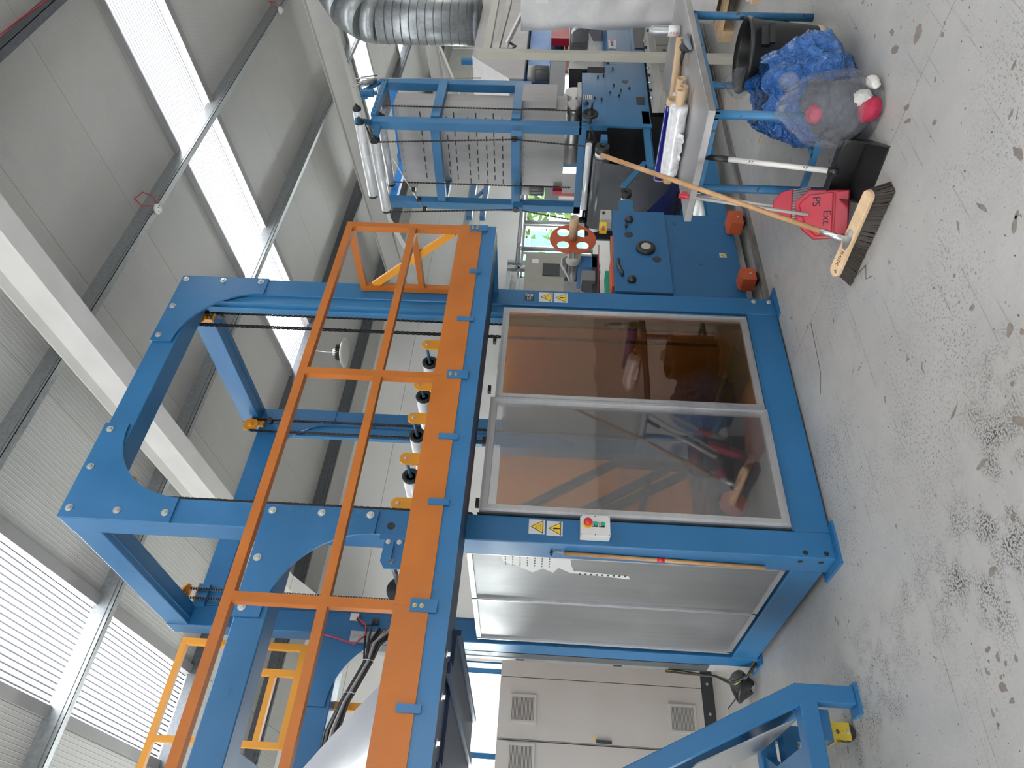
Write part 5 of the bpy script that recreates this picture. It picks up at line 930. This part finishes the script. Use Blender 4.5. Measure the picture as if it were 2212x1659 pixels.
lump('rag', (1.71, -1.58, 0.14), (0.135, 0.145, 0.15), ragd, cbg, 1); lump('rag', (1.75, -1.62, 0.26), (0.09, 0.09, 0.08), ragd, cbg, 15); lump('rag', (1.60, -1.65, 0.06), (0.05, 0.06, 0.055), ragr, cbg, 3); lump('rag', (1.63, -1.69, 0.10), (0.04, 0.04, 0.045), ragw, cbg, 5); lump('rag', (1.68, -1.58, 0.28), (0.05, 0.05, 0.045), ragr, cbg, 7); lump('rag', (1.70, -1.74, 0.05), (0.05, 0.025, 0.03), ragw, cbg, 9)
lump('bag_knot', (1.80, -1.68, 0.42), (0.045, 0.045, 0.05), bagclear, cbg, 11)
ib = bag('bin_liner_bag', 'small clear bag poking out of the black bin', 'bag', (bx - 0.10, by + 0.12), 0.09, 0.08, 0.16, bagclear, 4.0, open_top=False, neck=0.4)
for o in [ib] + list(ib.children): pass
ib.location.z = 0.40
# ------------------------------------------------------------------ dustpans and brooms
bp_ = thing('black_dustpan', 'long handled black dustpan with a white marked handle', 'dustpan', (1.5, -1.32, 0))
b = MB(); A = Vector((1.33, -1.29, 0)); Bv = Vector((1.36, -1.60, 0)); bk = Vector((0.26, 0.12, 0)); Cc = A + bk + Vector((0, 0.03, 0)); D_ = Bv + bk
t_ = Vector((0, 0, 0.006)); z1 = Vector((0, 0, 0.10)); z2 = Vector((0, 0, 0.14))
b.add([A, Bv, D_, Cc, A + t_, Bv + t_, D_ + t_, Cc + t_], [(0, 1, 2, 3), (4, 7, 6, 5), (0, 4, 5, 1)])
for (p, q, zp, zq) in ((A, Cc, 0.03, 0.13), (Cc, D_, 0.13, 0.13), (D_, Bv, 0.13, 0.03)):
    n_ = (q - p).cross(Vector((0, 0, 1))).normalized() * 0.006; b.add([p, q, q + Vector((0, 0, zq)), p + Vector((0, 0, zp)), p + n_, q + n_, q + n_ + Vector((0, 0, zq)), p + n_ + Vector((0, 0, zp))], [(0, 1, 2, 3), (7, 6, 5, 4), (3, 2, 6, 7), (0, 3, 7, 4), (1, 5, 6, 2)])
top = [Cc + Vector((0, 0, 0.13)), D_ + Vector((0, 0, 0.13)), D_ + Vector((-0.07, -0.03, 0.135)), Cc + Vector((-0.07, -0.03, 0.135))]; b.prism(top, (0, 0, 0.006)); b.build('pan', blackp, bp_)
h0 = Vector((1.50, -1.36, 0.14)); h1 = Vector((1.80, -1.235, 0.765)); hd = (h1 - h0)
MB().cyl(h0 + hd * 0.05, h0 + hd * 0.80, 0.014, 16).build('handle', whitep, bp_); MB().cyl(h0 + hd * 0.80, h1, 0.017, 16).build('grip', blackp, bp_); MB().cyl(h0 - hd * 0.01, h0 + hd * 0.06, 0.018, 16).build('handle_socket', blackp, bp_)
vw = (CAM - (h0 + hd * 0.4)).normalized(); hn = hd.normalized(); side = hn.cross(vw).normalized(); fw = side.cross(hn).normalized()
if fw.dot(vw) < 0: fw = -fw
for k in (0.22, 0.62): text('P P', 0.019, ink, h0 + hd * k + fw * 0.0150, -hn, fw.cross(-hn), bp_)
rd = thing('red_dustpan', 'red plastic dustpan with black marker writing on a grey handle', 'dustpan', (1.6, -1.1, 0))
# pan stands upright facing the camera
n_ = Vector((-0.62, -0.72, 0.30)).normalized(); ux = n_.cross(Vector((0, 0, 1))).normalized() * -1; uz = ux.cross(n_).normalized()
if uz.z < 0: uz = -uz
if ux.dot(Vector((0.77, -0.64, 0))) < 0: ux = -ux
o_ = Vector((1.43, -1.14, 0.02))
def pp(u, v, d=0): return o_ + ux * u + uz * v + n_ * d
b = MB(); outl = [(-0.12, 0.0), (0.13, 0.0), (0.14, 0.20), (0.08, 0.27), (0.0, 0.265), (-0.07, 0.23), (-0.125, 0.17)]; b.prism([pp(u, v) for u, v in outl], n_ * 0.035); b.prism([pp(u, v, 0.035) for u, v in ((-0.10, 0.08), (0.12, 0.08), (0.11, 0.20), (0.06, 0.25), (-0.06, 0.21), (-0.11, 0.16))], n_ * 0.015); b.build('pan', redp, rd, bev=0.006)
b = MB(); b.prism([pp(u, v, 0.035) for u, v in ((-0.11, 0.005), (0.125, 0.005), (0.12, 0.07), (-0.10, 0.07))], n_ * 0.012); b.build('lip', redp, rd, bev=0.004)
MB().cyl(pp(0.0, 0.20, 0.055), Vector((1.72, -1.02, 0.82)), 0.009, 12).build('handle', greyp, rd); MB().cyl(Vector((1.715, -1.023, 0.79)), Vector((1.735, -1.015, 0.87)), 0.014, 12).build('hand_grip', redp, rd)
text('PS', 0.055, ink, pp(0.07, 0.165, 0.0505), -ux, -uz, rd); text('Ext.', 0.055, ink, pp(-0.02, 0.11, 0.0505), -ux, -uz, rd)
rb = thing('red_hand_brush', 'red brush with grey bristles hooked behind the red dustpan', 'brush', (1.68, -1.0, 0.3))
hb0 = Vector((1.58, -1.08, 0.27)); b = MB(); b.prism([hb0 + ux * u + uz * v for u, v in ((-0.09, 0.0), (0.09, 0.0), (0.075, 0.06), (0.03, 0.10), (-0.03, 0.10), (-0.075, 0.06))], n_ * 0.03); b.build('brush_head', redp, rb, bev=0.006)
b = MB()
for i in range(26): u = -0.085 + i * 0.0068; b.bar(hb0 + ux * u + n_ * (0.008 + 0.014 * (i % 2)), hb0 + ux * u * 1.15 - uz * 0.09 + n_ * 0.012, 0.004, 0.004)
stuff(b.build('bristles', greyp, rb)); MB().cyl(hb0 + uz * 0.08 + n_ * 0.015, Vector((1.79, -0.99, 0.80)), 0.009, 12).build('handle', greyp, rb); MB().cyl(Vector((1.785, -0.992, 0.775)), Vector((1.795, -0.988, 0.845)), 0.014, 12).build('hand_grip', redp, rb)
br = thing('wide_broom', 'wide wooden push broom with dark bristles leaning on the table', 'broom', (1.19, -1.2, 0))
e0 = Vector((1.165, -0.955, 0.092)); e1 = Vector((1.175, -1.475, 0.092)); ax = (e1 - e0).normalized(); wv_ = Vector((1, 0, 0.4)).normalized(); up_ = ax.cross(wv_).normalized()
if up_.z < 0: up_ = -up_
L_ = (e1 - e0).length; out = []
for k in range(9): a_ = math.pi / 2 + math.pi * k / 8; out.append((0.033 + 0.033 * math.cos(a_), 0.033 * math.sin(a_)))
for k in range(9): a_ = -math.pi / 2 + math.pi * k / 8; out.append((L_ - 0.03 + 0.03 * math.cos(a_), 0.03 * math.sin(a_)))
b = MB(); b.prism([e0 + ax * u + wv_ * v - up_ * 0.012 for u, v in out], up_ * 0.024); hdw = b.build('broom_head', woodl, br, bev=0.003); lab(hdw, 'pale wooden broom block with marker writing')
b = MB(); rnd = random.Random(5)
for i in range(70):
    for j in range(6):
        u = 0.012 + (L_ - 0.024) * i / 69; v = -0.024 + 0.0096 * j; p = e0 + ax * u + wv_ * v - up_ * 0.012; fl_ = (u / L_ - 0.5) * 0.09; q = Vector((p.x - 0.01 + v * 0.6 + rnd.uniform(-.006, .006), p.y - fl_ * 1.0 + rnd.uniform(-.006, .006), 0.003)); b.bar(p, q, 0.0075, 0.0075)
stuff(b.build('bristles', mat('dark_bristles', (0.035, 0.026, 0.02), 0.7, var=0.3, vs=30), br))
hs = e0 + ax * 0.235 + up_ * 0.02; ht = Vector((1.84, -1.20, 1.335)); hd = (ht - hs).normalized()
MB().cyl(hs + hd * 0.06, ht, 0.0135, 16).build('broom_handle', wood, br); MB().cyl(hs, hs + hd * 0.13, 0.0165, 16).build('handle_socket', zinc, br)
b = MB(); b.prism([e0 + ax * (0.235 + u) + wv_ * v + up_ * 0.0122 for u, v in ((-0.06, -0.012), (-0.06, 0.012), (-0.02, 0.024), (0.02, 0.024), (0.06, 0.012), (0.06, -0.012), (0.02, -0.024), (-0.02, -0.024))], up_ * 0.002); b.build('socket_plate', zinc, br)
text('PLASTIC', 0.026, ink, e0 + ax * 0.115 + up_ * 0.0126, -ax, up_.cross(-ax), br); text('*', 0.05, ink, e0 + ax * 0.035 + up_ * 0.0126, -ax, up_.cross(-ax), br)
# ------------------------------------------------------------------ services along the back wall
sv = thing('pipework', 'silver insulated pipes in front of the back windows', 'pipes', (12, 7.6, 0))
for pts in ([(10.9, 7.5, 2.35), (13.6, 7.5, 2.35)], [(11.4, 7.45, 2.25), (11.4, 7.45, 0.6)], [(12.4, 7.45, 2.25), (12.4, 7.45, 0.6)], [(14.4, 7.5, 2.4), (13.4, 7.5, 2.4)], [(11.4, 7.45, 2.25), (11.45, 7.47, 2.33), (11.6, 7.5, 2.35)]): MB().tube(pts, 0.055, 12).build('pipe', galv, sv)
ct = thing('cable_tray', 'perforated galvanised cable trays running along the back wall', 'cable tray', (12, 7.4, 3.4))
for (x0, x1, z) in ((8.0, 20, 3.72), (8.0, 11.3, 2.5)): B(x0, x1, 7.75, 7.9, z, z + 0.10).build('tray', galv, ct)
for z in (0.9, 1.3, 1.7, 2.1, 2.3): B(9.6, 11.05, 7.7, 7.78, z, z + 0.05).build('conduit', galv, ct)
for x in (10.98, 11.2): B(x, x + 0.08, 7.7, 7.8, 0.4, 2.6).build('tray_riser', galv, ct)
wc = thing('wall_cabinet', 'beige wall cabinet with a square meter window beyond the reels', 'cabinet', (10.4, 7.4, 1.2)); B(9.7, 10.95, 7.2, 7.6, 0.7, 2.15).build('body', beige, wc); B(10.2, 10.6, 7.18, 7.2, 1.35, 1.75).build('meter_window', darkg, wc); B(10.6, 10.75, 7.19, 7.2, 1.85, 2.0).build('rating_plate', signw, wc)
rf = thing('rear_blue_frame', 'blue steel support frame far behind the drying tower', 'frame', (10.5, 5, 0))
for x in (10.2, 12.2, 15.5): MB().bar((x, 5.0, 0), (x, 5.0, 4.0), 0.12, 0.12).build('post', blue, rf) if x > 12 else None
B(9.3, 18, 4.95, 5.05, 3.13, 3.24).build('beam', blue, rf); B(9.3, 18, 4.95, 5.05, 2.88, 2.98).build('beam', blue, rf)
for x in (9.8, 10.8, 12.0, 13.5): MB().bar((x, 5.0, 3.2), (x + 0.5, 5.0, 2.92), 0.05, 0.05).build('brace', blue, rf)
MB().bar((8.6, 2.2, 3.1), (14.0, 7.6, 3.7), 0.08, 0.08).build('diagonal_beam', blue2, rf)
rfl = thing('fire_alarm', 'small red alarm box high on the end wall', 'alarm', (22.4, 6.5, 3.6)); B(22.38, 22.5, 6.4, 6.65, 3.5, 3.75).build('alarm_case', red, rfl)
rks = thing('notice_board', 'white notice board with a broad red edge seen beyond the reels', 'board', (6.9, 2.5, 0))
B(6.6, 7.15, 2.5, 2.54, 0.85, 1.62).build('board', whitep, rks); B(6.6, 7.15, 2.49, 2.5, 1.50, 1.62).build('red_edge', red, rks); B(6.6, 6.66, 2.49, 2.5, 0.85, 1.5).build('red_edge', red, rks)
for x in (6.62, 7.1): B(x, x + 0.03, 2.5, 2.54, 0, 0.85).build('leg', galvd, rks)
# reflected surroundings behind the camera: pale wall unit and shelving with cartons
rk = thing('shelf_unit', 'tall shelving with brown cartons behind the photographer', 'shelf', (1.5, -7.5, 0))
for x in (0.2, 2.0, 3.8): B(x, x + 0.08, -8.0, -7.4, 0, 2.2).build('upright', orange, rk)
for z in (0.2, 0.9, 1.6):
    B(0.2, 3.88, -8.0, -7.4, z, z + 0.05).build('shelf_board', woodl, rk)
    for i in range(6): B(0.35 + i * 0.58, 0.8 + i * 0.58, -7.9, -7.5, z + 0.05, z + 0.42).build('carton', card, rk)
